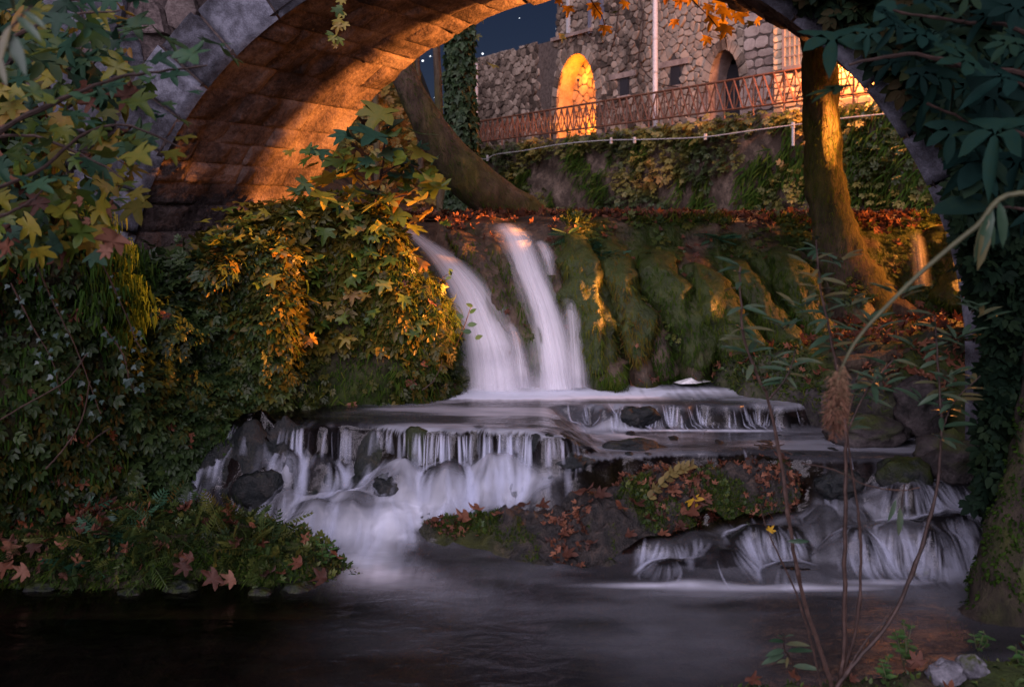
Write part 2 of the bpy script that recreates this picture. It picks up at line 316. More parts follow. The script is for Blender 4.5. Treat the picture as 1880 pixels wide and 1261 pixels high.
M['niche'] = rock('lamp_tinted_niche_stone', [(.14, .09, .05), (.26, .17, .09), (.36, .25, .14)], 3, .8, .9, .3, 18, dist=.03)  # yellowed stone, lamp glow partly put into its colour
def watermat(name, depth_col, gl=.17, streak=False):
    m, nt, out = newmat(name); L = nt.links.new
    at = nd(nt, 'ShaderNodeAttribute', attribute_name='foam')
    geo = nd(nt, 'ShaderNodeNewGeometry')
    mp = nd(nt, 'ShaderNodeMapping'); mp.inputs['Scale'].default_value = (2.2, 5.5, 1) ; L(geo.outputs['Position'], mp.inputs[0])
    n = nd(nt, 'ShaderNodeTexNoise', i_Scale=1.6, i_Detail=4.0, i_Roughness=.55, i_Distortion=.6); L(mp.outputs[0], n.inputs['Vector'])
    bp = nd(nt, 'ShaderNodeBump', i_Strength=.26, i_Distance=.05); L(n.outputs[0], bp.inputs['Height'])
    tr = nd(nt, 'ShaderNodeBsdfTransparent'); tr.inputs[0].default_value = (*depth_col, 1)
    gs = nd(nt, 'ShaderNodeBsdfGlossy', i_Roughness=gl); gs.inputs[0].default_value = (.9, .9, .9, 1); L(bp.outputs[0], gs.inputs['Normal'])
    fr = nd(nt, 'ShaderNodeFresnel', i_IOR=1.33); L(bp.outputs[0], fr.inputs['Normal'])
    w = nd(nt, 'ShaderNodeMixShader'); L(fr.outputs[0], w.inputs[0]); L(tr.outputs[0], w.inputs[1]); L(gs.outputs[0], w.inputs[2])
    df = nd(nt, 'ShaderNodeBsdfDiffuse'); df.inputs[0].default_value = (.76, .80, .92, 1)
    tl = nd(nt, 'ShaderNodeBsdfTranslucent'); tl.inputs[0].default_value = (.80, .82, .88, 1)
    fo = nd(nt, 'ShaderNodeMixShader', i_0=.3); L(df.outputs[0], fo.inputs[1]); L(tl.outputs[0], fo.inputs[2])
    mul = nd(nt, 'ShaderNodeMath', operation='MULTIPLY_ADD'); L(n.outputs[0], mul.inputs[0]); mul.inputs[1].default_value = .9; mul.inputs[2].default_value = .55
    ff = nd(nt, 'ShaderNodeMath', operation='MULTIPLY'); ff.use_clamp = True; L(at.outputs['Fac'], ff.inputs[0]); L(mul.outputs[0], ff.inputs[1])
    mx = nd(nt, 'ShaderNodeMixShader'); L(ff.outputs[0], mx.inputs[0]); L(w.outputs[0], mx.inputs[1]); L(fo.outputs[0], mx.inputs[2]); L(mx.outputs[0], out.inputs[0])
    return m
M['water'] = watermat('stream_water', (.55, .44, .42))
def veilmat(name, sx, lo, hi, col=(.82, .80, .84)):
    m, nt, out = newmat(name); L = nt.links.new
    at = nd(nt, 'ShaderNodeAttribute', attribute_name='foam'); uv = nd(nt, 'ShaderNodeUVMap', uv_map='flow')
    mp = nd(nt, 'ShaderNodeMapping'); mp.inputs['Scale'].default_value = (sx, .55, 1); L(uv.outputs[0], mp.inputs[0])
    n = nd(nt, 'ShaderNodeTexNoise', i_Scale=1.0, i_Detail=5.0, i_Roughness=.6, i_Distortion=.25); L(mp.outputs[0], n.inputs['Vector'])
    mr = nd(nt, 'ShaderNodeMapRange', i_1=.34, i_2=.68, i_3=lo, i_4=hi); L(n.outputs[0], mr.inputs[0])
    ff = nd(nt, 'ShaderNodeMath', operation='MULTIPLY'); ff.use_clamp = True; L(at.outputs['Fac'], ff.inputs[0]); L(mr.outputs[0], ff.inputs[1])
    tr = nd(nt, 'ShaderNodeBsdfTransparent')
    df = nd(nt, 'ShaderNodeBsdfDiffuse'); df.inputs[0].default_value = (*col, 1)
    tl = nd(nt, 'ShaderNodeBsdfTranslucent'); tl.inputs[0].default_value = (*col, 1)
    fo = nd(nt, 'ShaderNodeMixShader', i_0=.35); L(df.outputs[0], fo.inputs[1]); L(tl.outputs[0], fo.inputs[2])
    mx = nd(nt, 'ShaderNodeMixShader'); L(ff.outputs[0], mx.inputs[0]); L(tr.outputs[0], mx.inputs[1]); L(fo.outputs[0], mx.inputs[2]); L(mx.outputs[0], out.inputs[0]); return m
M['veil'] = veilmat('falling_water', 13, .48, 1.36); M['silk'] = veilmat('silky_water', 6, .75, 1.2, (.68, .73, .88))

# ------------------------------------------------------------------ ground sheets
g = 400
put('ground', [(-g, -60, -.75), (g, -60, -.75), (g, 2 * g, -.75), (-g, 2 * g, -.75)], [(0, 1, 2, 3)], M['soil'])['kind'] = 'structure'

# ------------------------------------------------------------------ stream: bed and water as two sheets over the cascades
xs = np.linspace(-3.6, 3.6, 500); ys = np.concatenate([np.linspace(-1.0, 4.6, 60, endpoint=False), np.linspace(4.6, 7.0, 230, endpoint=False), np.linspace(7.0, 8.3, 60)])
GX, GY = np.meshgrid(xs, ys, indexing='ij')
BUMPS = [  # px, py, level z, half-width x, half-width y, height: rounded rocks the water slides over
    (660, 955, .10, .27, .16, .13), (800, 900, .25, .16, .10, .10), (725, 885, .3, .16, .12, .12), (905, 880, .3, .15, .10, .10), (560, 880, .25, .14, .10, .13), (480, 850, .35, .26, .16, .20), (400, 840, .4, .17, .14, .15), (345, 880, .3, .16, .14, .12), (610, 820, .48, .15, .08, .05),
    (1000, 860, .36, .2, .10, .06), (1130, 770, .5, .12, .07, .10), (1180, 850, .42, .16, .06, .05),
    (1300, 1000, .16, .22, .12, 0.062), (1390, 960, .2, .16, .10, 0.050), (1450, 1010, .14, .17, .11, 0.062), (1560, 990, .16, .2, .12, 0.074), (1660, 980, .18, .2, .14, 0.074), (1730, 1000, .16, .14, .12, 0.062), (1600, 910, .3, .24, .10, 0.056), (1520, 905, .32, .12, .08, 0.050), (1680, 890, .36, .2, .12, 0.062), (1750, 930, .3, .14, .10, 0.062), (1240, 1030, .07, .14, .08, 0.050)]
def water_level(x, y, raw=False):
    wx = x + (fbm(x * 1.7, y * 1.7, 31., o=3) - .5) * .5; wy = y + (fbm(x * 2.0, y * 2.0, 57., o=3) - .5) * .42
    lip = np.interp(x, [-2.6, -2.2, -2.0, -1.67, -1.18, -.51, .21, .6], [6.45, 6.35, 6.22, 6.16, 6.14, 6.03, 5.88, 5.85]) + (fbm(x * 4.5, 3.1, o=3) - .5) * .13 + (fbm(x * 1.7, 77., o=2) - .5) * .22
    dl = (lip - y - (fbm(x * 7, y * 7, 33., o=2) - .5) * .05) / (1 + (fbm(x * 2.2, 12., o=2) - .5) * .5)
    wl_ = np.interp(dl, [-20, -.14, -.02, .012, .07, .12, .33, .45, .60, .75, 20], [.6, .597, .585, .56, .37, .335, .18, .10, .025, .0, 0]) + (fbm(x * 4, y * 4, 71., o=3) - .5) * .10 * sstep(.05, .14, dl) * (1 - sstep(.5, .7, dl))
    dm = 6.66 + (fbm(x * 5, 21.0, o=3) - .5) * .22 - y
    wr = .6 - .155 * sstep(.0, .10, dm)
    lr = np.interp(x, [.2, .8, 1.9, 2.1, 2.6], [5.95, 5.9, 5.9, 5.82, 5.72])
    dr = lr - wy - (fbm(wx * 2.5, wy * .8, 61., o=3) - .5) * .25
    k2 = fbm(wx * 1.8, 44., o=2)
    wr = wr - .445 * (.30 * sstep(.0, .22, dr) + (.25 + .2 * k2) * sstep(.26, .5, dr) + (.45 - .2 * k2) * sstep(.60, .93, dr))
    w = wl_ * (1 - sstep(.2, .62, x)) + wr * sstep(.2, .62, x)
    w = np.maximum(w, 0); mid = sstep(.0, .05, w) * (1 - sstep(.565, .598, w)) * (1 - sstep(.425, .44, w) * (1 - sstep(.446, .47, w)) * sstep(.3, .6, x))
    add = 0
    for px, py, z, rx, ry, h in BUMPS:
        c = PZ(px, py, z); add = np.maximum(add, h * (.55 + .9 * fbm(x * 6, y * 6, px * .1, o=3)) * np.exp(-(((.35 * x + .65 * wx - c[0]) / rx)**2 + ((.35 * y + .65 * wy - c[1]) / ry)**2)**1.4))
    if raw: return lip
    return w + add * (1 - sstep(.5, .6, w)) + (fbm(x * 5.5, y * 5.5, o=3) - .5) * .09 * mid
POLY = np.array([(-.66, 5.47), (-.5, 5.36), (-.13, 5.27), (.22, 5.10), (.42, 5.02), (.58, 5.10), (.9, 5.24), (1.5, 5.44), (1.86, 5.52), (1.98, 5.76), (1.6, 5.97), (1.05, 6.0), (.6, 5.84), (.2, 5.68), (-.17, 5.62), (-.5, 5.56)])
def sdf(X, Y):
    d = np.full(X.shape, 9.); ins = np.zeros(X.shape, bool)
    for a, b in zip(POLY, np.roll(POLY, -1, 0)):
        e = b - a; t = np.clip(((X - a[0]) * e[0] + (Y - a[1]) * e[1]) / (e @ e), 0, 1); d = np.minimum(d, np.hypot(X - a[0] - e[0] * t, Y - a[1] - e[1] * t))
        c = (a[1] > Y) != (b[1] > Y); ins ^= c & (X < e[0] * (Y - a[1]) / (e[1] + 1e-9) + a[0])
    return np.where(ins, d, -d)
W = water_level(GX, GY); ISL = sdf(GX, GY); W = W - .10 * sstep(.05, .16, ISL)
def fgrid(x, y): return np.interp(x, xs, np.arange(len(xs))), np.interp(y, ys, np.arange(len(ys)))
def bil(A, x, y):
    fi, fj = fgrid(x, y); i = np.clip(fi.astype(int), 0, A.shape[0] - 2); j = np.clip(fj.astype(int), 0, A.shape[1] - 2); u, v = fi - i, fj - j
    return (A[i, j] * (1 - u) + A[i + 1, j] * u) * (1 - v) + (A[i, j + 1] * (1 - u) + A[i + 1, j + 1] * u) * v
gx = np.gradient(W, xs, axis=0); gy = np.gradient(W, ys, axis=1); slope = np.hypot(gx, gy)
def smooth(A, n=2):
    for _ in range(n):
        A = (np.roll(A, 1, 0) + np.roll(A, -1, 0) + 2 * A) / 4; A = (np.roll(A, 1, 1) + np.roll(A, -1, 1) + 2 * A) / 4
    return A
vx, vy = -smooth(gx, 3), -smooth(gy, 3) - .10; vl = np.hypot(vx, vy) + 1e-6; vx, vy = vx / vl, vy / vl
n0 = np.random.default_rng(2).random(GX.shape); n0 = smooth(n0, 1); n0b = fbm(GX * 26, GY * 26, 2., o=2)
src = sstep(.28, .95, slope)
X_, Y_ = GX.copy(), GY.copy(); lic = np.zeros_like(W); white = np.zeros_like(W); tw = 0
for i_ in range(44):
    lic += bil(n0, X_, Y_) + .8 * bil(n0b, X_, Y_); wgt_ = np.exp(-i_ * .014 / .20); white += wgt_ * bil(src, X_, Y_); tw += wgt_
    a_, b_ = bil(vx, X_, Y_), bil(vy, X_, Y_); X_ = X_ - a_ * .014; Y_ = Y_ - b_ * .014
lic = lic / 44; lic = (lic - lic.mean()) / lic.std(); white = white / tw
# where the stream runs hard and where it only seeps
big = fbm(GX * 1.6 + .3, GY * 2.4, 14., o=3)
def gauss(cx, cy, rx, ry, a=1.0, rot=0.0):
    dx, dy = GX - cx, GY - cy; u = dx * cos(rot) + dy * sin(rot); v = -dx * sin(rot) + dy * cos(rot)
    return a * np.exp(-((u / rx)**2 + (v / ry)**2))
run = .26 + gauss(-.75, 5.62, .70, .22, .95) + gauss(-1.35, 5.6, .4, .2, .45) - gauss(-.97, 5.56, .2, .12, .55) + gauss(1.6, 5.05, .9, .22, .32) + gauss(1.5, 5.5, .9, .3, .10) - gauss(-1.9, 5.7, .35, .35, .18)
lic *= sstep(4.7, 5.1, GY)
onc = (1 - sstep(-.02, .05, ISL)) * sstep(.015, .06, W) * (1 - sstep(.585, .599, W)) * (1 - (GX > .4) * sstep(.43, .442, W) * (1 - sstep(.448, .46, W)))
dens = np.clip(white * run, 0, 1.0)
foam = onc * (.05 + .85 * dens * (.5 + .9 * big)) * (.18 + 1.25 * sstep(-.7, 1.7, lic))
foam *= 1 - .92 * sstep(.7, 1.5, slope)
foam = np.maximum(foam, .9 * sstep(.25, .7, white) * (1 - sstep(.35, .9, slope)) * onc * (.3 + .7 * sstep(.3, .62, run)) * (.45 + .5 * sstep(-1.2, 1.3, lic)))
bm_ = gauss(-.97, 5.58, .22, .13)
LIP = water_level(GX, GY, True); DL = LIP - GY
bench = sstep(.07, .15, DL) * (1 - sstep(.42, .62, DL)) * (1 - sstep(.25, .5, GX)) * (.22 + .78 * sstep(-1.75, -1.25, GX))
bf = np.clip(.48 + .20 * lic + (fbm(GX * 4.5, GY * 4.5, 66., o=4) - .5) * 1.7, .04, 1)
foam = np.maximum(foam, bench * np.clip(bf * 1.3 - .34, .03, 1) * .58)
warp = np.clip(.5 + .16 * lic + (fbm(GX * 2.2, GY * 4.5, 3.0, o=4) - .5) * 1.1, 0, 1.3)
land = gauss(-1.40, 5.55, .40, .09, .55) + gauss(-.95, 5.50, .35, .10, .65) + gauss(-.55, 5.62, .38, .10, .5) + gauss(-.15, 5.72, .3, .06, .4) + gauss(-.92, 5.22, .22, .18, .8) + gauss(-.72, 4.98, .28, .16, .55) + gauss(-.45, 4.78, .42, .2, .25, -.4)
land += gauss(.75, 4.86, .36, .035, .7) + gauss(1.45, 4.82, .5, .035, .85) + gauss(2.1, 4.90, .3, .04, .6) + gauss(1.0, 4.74, .5, .07, .25)
land += gauss(.05, 7.28, .75, .30, 2.6) + gauss(.35, 7.06, 1.2, .19, 1.7) + gauss(-.3, 6.98, .6, .10, .75) + gauss(1.3, 7.2, .6, .10, .6) + gauss(-1.05, 6.78, .3, .05, .35) + gauss(0, 7.5, .8, .2, .7)
land += gauss(1.2, 6.50, .5, .03, .8) + gauss(1.65, 6.48, .3, .04, .6) + gauss(.75, 6.35, .3, .06, .45, -.5) + gauss(.9, 6.2, .7, .10, .22) + gauss(.5, 6.55, .8, .2, .10)
foam = (1 - .8 * sstep(-.01, .06, ISL)) * np.clip(np.maximum(foam, land * (.30 + 1.0 * warp)), 0, 1)
foam = np.maximum(foam, (.07 + .16 * sstep(.38, .7, fbm(GX * 1.3, GY * 5.0, 8., o=4))) * (.22 + .26 * sstep(-.8, .6, GX)) * sstep(-1.3, -.3, GX) * sstep(3.3, 4.4, GY) * (W < .05))  # thin froth on the lower pool, with reflected sky painted in as paleness
foam = np.maximum(foam, (.05 + .30 * sstep(.40, .75, fbm(GX * 1.4, GY * 6.0, 3., o=4))) * (W > .565) * sstep(-1.5, -.6, GX))
foam = np.maximum(foam, (.04 + .22 * sstep(.42, .75, fbm(GX * 1.5, GY * 6.0, 6., o=4))) * (GX > .4) * (W > .42) * (W < .46))
foam *= 1 - .72 * np.clip(bm_, 0, 1)
depth = np.where(W > .565, .12, np.where(W < .03, .28, .025)); depth = smooth(depth, 3)
bump = fbm(GX * 7, GY * 7, 2.0, o=5) - .5; casc = sstep(.03, .07, W) * (1 - sstep(.57, .597, W)) * (1 - (GX > .4) * sstep(.43, .442, W) * (1 - sstep(.448, .46, W)))
rockm = 0 * W
for (px_, py_, z_, r_, a_) in ((480, 850, .35, .24, .09), (400, 840, .40, .18, .08), (345, 880, .3, .16, .07), (725, 885, .3, .10, .05), (757, 850, .36, .075, .10), (610, 830, .45, .10, .06), (1010, 850, .38, .12, .06), (570, 860, .36, .07, .05), (522, 806, .50, .13, .13), (592, 802, .52, .08, .10), (672, 800, .53, .07, .09), (880, 796, .54, .06, .06), (985, 800, .53, .07, .08), (330, 850, .35, .14, .10)):
    c_ = PZ(px_, py_, z_); rockm = np.maximum(rockm, gauss(c_[0], c_[1], r_, r_ * .7, a_))
foam *= 1 - sstep(.025, .06, rockm) * .8
H = W - depth * (1 - casc) + casc * (bump * np.where(GX > .35, .13, .17) - .03 - .02 * run) + (1 - casc) * bump * .12
H += rockm * (.75 + .9 * (fbm(GX * 11, GY * 11, 77., o=4) - .5)) - (sstep(.9, 1.6, slope) * .01)
H -= .3 * sstep(4.8, 3.8, GY)
put('stream_bed', np.stack([GX, GY, H], -1).reshape(-1, 3), grid_faces(*GX.shape), M['wetrock'], smooth=True, attrs={'moss': (fbm(GX * 3, GY * 3, 7., o=4) * .9 - .05) * (.4 + .6 * casc)}, base=(0, 0, 0))['kind'] = 'structure'
tag(put('stream_water', np.stack([GX, GY, W], -1).reshape(-1, 3), grid_faces(*GX.shape), M['water'], smooth=True, attrs={'foam': foam}, base=(0, 0, 0)), 'smooth silky stream dropping through foaming cascades into a dark pool', kind='structure')
# thin silky strands of water following the cascades
def strands(n, weight, length, width, dens, label, step=.011):
    p = (weight / weight.sum()).ravel(); k = rng.choice(p.size, n, p=p); x = GX.ravel()[k] + rng.normal(size=n) * .006; y = GY.ravel()[k] + rng.normal(size=n) * .005
    m = 26; L_ = rng.uniform(*length, n); st_ = L_ / m; PTS = np.zeros((n, m, 3)); DIR = np.zeros((n, m, 2))
    for i in range(m):
        PTS[:, i] = np.stack([x, y, bil(W, x, y)], -1); vx_, vy_ = bil(vx, x, y), bil(vy, x, y); sl_ = bil(slope, x, y); DIR[:, i] = np.stack([vx_, vy_], -1)
        h = st_ / np.sqrt(1 + sl_**2); x = x + vx_ * h; y = y + vy_ * h
    Q = PTS.copy()
    for _ in range(2): Q[:, 1:-1] = (Q[:, :-2] + 2 * Q[:, 1:-1] + Q[:, 2:]) / 4
    Q[..., 2] = np.maximum(Q[..., 2], PTS[..., 2]) + .014; Q[..., 1] -= .014
    side = np.stack([-DIR[..., 1], DIR[..., 0], 0 * DIR[..., 0]], -1); side[:, 1:-1] = (side[:, :-2] + side[:, 1:-1] + side[:, 2:]) / 3
    w = rng.uniform(*width, n)[:, None] * (.7 + .6 * np.linspace(0, 1, m))[None]; u = np.linspace(-1, 1, 7)
    V = Q[:, :, None, :] + side[:, :, None, :] * (w[:, :, None] * u * .5)[..., None]; V[..., 2] += .006 * (1 - u**2)
    lon = np.sin(pi * np.clip(np.linspace(.02, .98, m), 0, 1))**.7
    fo = (rng.uniform(*dens, n)[:, None, None] * lon[None, :, None] * ((1 - u**2)**1.5)[None, None, :]) * (.8 + .4 * rng.random((n, m, 1)))
    uvv = np.stack(np.broadcast_arrays((rng.random(n) * 40)[:, None, None] + u[None, None] * w[:, :, None] * 2.5, (rng.random(n) * 9)[:, None, None] + np.linspace(0, 1, m)[None, :, None] * .5 + 0 * u), -1)
    Fs = (grid_faces(m, 7)[None] + (np.arange(n) * m * 7)[:, None, None]).reshape(-1, 4)
    o = put('cascade_strands', V.reshape(-1, 3), Fs, M['silk'], smooth=True, attrs={'foam': fo.ravel()}, uv=uvv.reshape(-1, 2), base=(0, 0, 0)); return tag(o, label, 'water', kind='stuff')
patchy = .03 + sstep(.46, .60, fbm(GX * 3.4, GY * 1.4, 6., o=3))
lw_ = onc * sstep(.5, 1.1, slope) * patchy
def drips(cl, label):
    """free falling threads of water under the lip, px ranges of each cluster from left to right"""
    Vs, Fs, fo, uvs = [], [], [], []; m = 12; u = np.linspace(-1, 1, 5); t = np.linspace(0, 1, m)
    for (p0, p1, z1, n, dn) in cl:
        for px in rng.uniform(p0 - 3, p1 + 3, int(n * .8)):
            x = (px - CX) * 6.0 / F; yl = float(water_level(np.array([x]), np.array([6.0]), True)[0]); x = (px - CX) * yl / F
            zt = .575 - rng.uniform(0, .03); zb2 = z1 + rng.uniform(-.03, .05) + .10 * rng.random()**3; w = rng.uniform(.005, .018); dx = rng.normal() * .008
            c = np.stack([x + dx * t, yl - .035 - .075 * np.sqrt(t) - rng.uniform(0, .02), zt + (zb2 - zt) * t**1.2], -1)
            V = c[:, None, :] + np.array([1., 0, 0]) * (w * (.7 + .7 * t))[:, None, None] * u[None, :, None]; V[..., 1] -= .008 * (1 - u**2)
            Fs.append(grid_faces(m, 5, len(Vs) * m * 5)); Vs.append(V.reshape(-1, 3)); d = rng.uniform(.08, .85)**1.3 * dn
            fo.append((d * (np.sin(pi * (.06 + .88 * t))**.6)[:, None] * ((1 - u**2)**1.2)[None]).ravel()); uvs.append(np.stack(np.broadcast_arrays(rng.uniform(0, 50) + u[None] * .03, 0 * t[:, None] + t[:, None] * .4), -1).reshape(-1, 2))
    o = put('lip_drips', np.concatenate(Vs), np.concatenate(Fs), M['silk'], smooth=True, attrs={'foam': np.concatenate(fo)}, uv=np.concatenate(uvs), base=(0, 0, 0)); return tag(o, label, 'water', kind='stuff')
drips([(761, 862, .33, 44, .8), (868, 884, .33, 7, .55), (892, 922, .33, 16, .75), (920, 974, .33, 26, .85), (998, 1038, .42, 14, .6), (542, 580, .28, 22, .55), (600, 614, .36, 7, .5), (690, 720, .42, 12, .5), (625, 690, .36, 18, .35), (500, 530, .4, 8, .3), (430, 470, .42, 10, .3), (375, 410, .4, 8, .3), (735, 760, .38, 6, .5)], 'fine white threads of water dripping under the long lip of the cascade')
strands(620, onc * sstep(.25, .7, slope) * (1 - sstep(1.6, 2.4, slope)) * (.25 + patchy) * (GX < .45) * (GY < 6.1) * (DL > .05), (.10, .32), (.025, .08), (.05, .24), 'silky white water pouring over the rocks of the left cascade')
strands(1500, onc * sstep(.30, .9, slope) * (.10 + patchy) * (GX > .3) * (GY < 6.2), (.08, .26), (.012, .045), (.03, .16), 'silky grey water sliding over the right cascade')
strands(130, lw_ * (GX > .4) * (GY > 6.3), (.10, .20), (.012, .028), (.15, .5), 'short white strands over the small upper step')
def wz(x, y): return float(water_level(np.array([x]), np.array([y]))[0])

def sample_grid(V, n, weight=None):
    """random points + normals on a (nu,nv,3) grid surface"""
    a = V[:-1, :-1]; e1 = V[1:, :-1] - a; e2 = V[:-1, 1:] - a; cr = np.cross(e1, e2); A = np.linalg.norm(cr, axis=-1)
    w = A if weight is None else A * weight[:-1, :-1]
    p = (w / w.sum()).ravel(); k = rng.choice(p.size, n, p=p)
    u, v = rng.random((n, 1)), rng.random((n, 1))
    pos = a.reshape(-1, 3)[k] + e1.reshape(-1, 3)[k] * u + e2.reshape(-1, 3)[k] * v
    return pos, nrmz(cr.reshape(-1, 3)[k]), k
def pxy(p): return CX + F * p[..., 0] / p[..., 1], HY - F * (p[..., 2] - ZC) / p[..., 1]
def rj(n, s): return rng.normal(size=(n, 3)) * s

# ------------------------------------------------------------------ tufa ledge behind the falls
LOBES = [  # px top, px bottom, width m, amplitude m, top y, bottom y (photo), orange share
    (812, 905, .10, .06, 420, 640, .3), (905, 975, .15, .13, 440, 690, .35), (1050, 1105, .17, .17, 430, 720, .45), (1120, 1195, .15, .15, 440, 720, .9),
    (1195, 1285, .17, .18, 460, 700, .1), (1265, 1345, .20, .22, 470, 660, .05), (1350, 1440, .17, .17, 480, 660, .2), (1440, 1500, .2, .16, 450, 660, .2), (1540, 1600, .25, .15, 440, 660, .4), (1750, 1760, .2, .12, 450, 660, .4)]
zb_, zt_ = .40, 1.93
def ledge_base(x): return np.interp(x, [-2.6, -1.2, -.5, .3, .9, 1.7, 2.6, 4.5, 6], [8.3, 7.9, 7.62, 7.5, 7.55, 7.75, 8.0, 8.2, 8.0])
def ledge_y(x, t):
    """face of the ledge: y as a function of x and height share t"""
    py = 720 - (720 - 405) * t; y = ledge_base(x) + .62 * np.clip(t, 0, 1)**1.7 - .10 * np.sin(pi * np.clip(t, 0, 1))
    px = CX + F * x / (y - .1)
    bul = 0
    for a, b, w, am, y0, y1, oc in LOBES:
        f = np.clip((py - y0) / (y1 - y0), 0, 1); c = a + (b - a) * np.clip((py - y0) / (y1 - y0), -.2, 1.2)
        env = sstep(-.12, .12, (py - y0) / (y1 - y0)) * (1 - .75 * sstep(.8, 1.05, (py - y0) / (y1 - y0)))
        bul = np.maximum(bul, 1.7 * am * env * np.exp(-((px - c) / (w * F / 7.6))**2 / .8) * (.75 + .5 * f))
    n = (fbm(x * 7 - t * 1.5, t * 3.0, 1.0, o=4) - .5) * .16 + (fbm(x * 3, t * 5, 5.0, o=3) - .5) * .12
    return y - bul + n
lx = np.linspace(-2.4, 6.0, 520); lt = np.linspace(-.1, 1, 110)
LX, LT = np.meshgrid(lx, lt, indexing='ij')
LY = ledge_y(LX, LT); LZ = zb_ + (zt_ - zb_) * LT
back = np.linspace(.03, 1, 26)[None, :] ** 1.3
topY = LY[:, -1:] + back * 1.4; topX = np.repeat(lx[:, None], 26, 1)
topZ = zt_ + .035 * np.sin(np.clip(back * 6, 0, pi / 2)) + ((fbm(topX * 6, topY * 6, o=4) - .5) * .09 + (fbm(topX * 1.8, topY * .8, 9., o=3) - .5) * .16) * np.clip(back * 5, 0, 1)
LV = np.stack([np.concatenate([LX, topX], 1), np.concatenate([LY, topY], 1), np.concatenate([LZ, topZ], 1)], -1)
lpx, lpy = pxy(LV)
def warm_at(px, py):
    w = np.full(np.shape(px), .2)
    for a, b, wd, am, y0, y1, oc in LOBES:
        c = a + (b - a) * (py - y0) / (y1 - y0); k = np.exp(-((px - c) / 42)**2); w = w * (1 - k) + oc * k
    return w
lm = fbm(LV[..., 0] * 3, LV[..., 2] * 4, 11., o=4)
bulge = sstep(.02, .10, (ledge_base(LV[..., 0]) + .3 - LV[..., 1])) 
lmoss = np.clip(lm * 1.9 - .62 + .30 * sstep(1000, 1080, lpx) - .15 * (lpx < 1020), 0, 1)
tag(put('rock_ledge', LV.reshape(-1, 3), grid_faces(*LV.shape[:2])[:, ::-1], M['ledge'], smooth=True, attrs={'moss': lmoss}, base=(0, 8, 0)), 'mossy tufa ledge the waterfalls run over', kind='structure')
# moss blades hanging over the ledge
wgt = sstep(.42, .62, lmoss) * (lpx > 780) * np.where(np.arange(LV.shape[1])[None] > 113, .25, 1.0)
pos, nor, k = sample_grid(LV, 42000, wgt); nor = np.where(nor[:, 1:2] > 0, -nor, nor)
px, py = pxy(pos)
N = len(pos); dirv = np.array([.12, -.25, -1.0]) + nor * .55 + rj(N, .28)
ti = np.clip(.42 * fbm(pos[:, 0] * 4, pos[:, 2] * 4, 3., o=3) + .52 * warm_at(px, py) + rng.normal(size=N) * .10, 0, 1)
inst('moss_cover', BLADE, pos, bases(dirv, nor + rj(N, .3)), rng.uniform(.02, .055, N), M['moss_t'], tint=ti, label='green and rusty moss hanging in curtains over the waterfall ledge', cat='moss')

# rounded moss mounds hanging down the ledge
def mound(pts, hw, lab, warm, seed, dry=0.0):
    q = spline(pts, 34); hw = np.interp(np.linspace(0, len(hw) - 1, 34), range(len(hw)), hw); c = []
    for (px, py) in q:
        Y = 7.8
        for _ in range(5):
            z = ZC - (py - HY) * Y / F; x = (px - CX) * Y / F; Y = float(ledge_y(np.array([x]), np.array([np.clip((z - zb_) / (zt_ - zb_), -.1, 1)]))[0]) * .5 + Y * .5
        c.append(P(px, py, Y))
    c = np.array(c); c[:, 1] = np.convolve(np.pad(c[:, 1], 4, 'edge'), np.ones(9) / 9, 'valid'); r = 1.12 * hw * 7.6 / F; c[:, 1] -= r * .18
    e0 = empty('moss_mound', c[17], lab, 'moss mound', 'moss mounds on the waterfall ledge')
    th = np.linspace(0, 2 * pi, 29); fr = np.linspace(0, 1, 34); prof = np.sqrt(np.clip(1 - (2 * np.clip(fr, 0, 1) - 1)**8, 0, 1))
    V = c[:, None, :] + (r * prof)[:, None, None] * np.stack([np.cos(th), -1.05 * np.sin(th), 0 * th], -1)[None]
    nn = fbm(V[..., 0] * 5 + seed, V[..., 1] * 3, V[..., 2] * 3.2, 4) - .5; nn[:, -1] = nn[:, 0]
    n2_ = fbm(V[..., 0] * 16 + seed, V[..., 1] * 9, V[..., 2] * 6, 3) - .5; n2_[:, -1] = n2_[:, 0]
    V = c[:, None, :] + (V - c[:, None, :]) * (1 + 1.5 * nn + .9 * n2_)[..., None]
    put('body', V.reshape(-1, 3), grid_faces(34, 29), M['ledge'], e0, smooth=True, attrs={'moss': np.clip(.75 - dry + .5 * nn + .3 * n2_, 0, 1).ravel()})
    n = int(3200 * (1 - .5 * dry)); F_ = V[:, :15] if False else V; pos, nor, k = sample_grid(F_, n); i = k // 28; cc = c[np.clip(i, 0, 33)]; nor = nrmz((pos - cc) * (1, 1, .3)); ok = nor[:, 1] < .35; pos, nor = pos[ok], nor[ok]; n = len(pos)
    t_ = np.clip(.30 * fbm(pos[:, 0] * 6, pos[:, 2] * 5, pos[:, 1] * 5, o=3) + .62 * np.interp(pos[:, 2], [.5, 1.9], [warm[1], warm[0]]) + rng.normal(size=n) * .10, 0, 1)
    inst('moss', BLADE, pos, bases(np.array([.1, -.1, -1.]) + nor * .55 + rj(n, .25), nor + rj(n, .3)), rng.uniform(.02, .075, n), M['moss_t'], parent=e0, tint=t_)
mound([(1052, 425), (1068, 500), (1092, 585), (1108, 690)], [24, 34, 40, 26], 'tall golden green moss mound right beside the middle waterfall', (.8, .7), 1)
mound([(1112, 440), (1140, 520), (1165, 600), (1172, 670)], [20, 26, 30, 18], 'narrow rusty orange moss mound right of the golden one', (.85, 1.15), 2)
mound([(905, 445), (945, 520), (972, 600), (985, 690)], [20, 22, 22, 16], 'slim brownish mound between the two big waterfalls', (.45, .3), 3, .35)
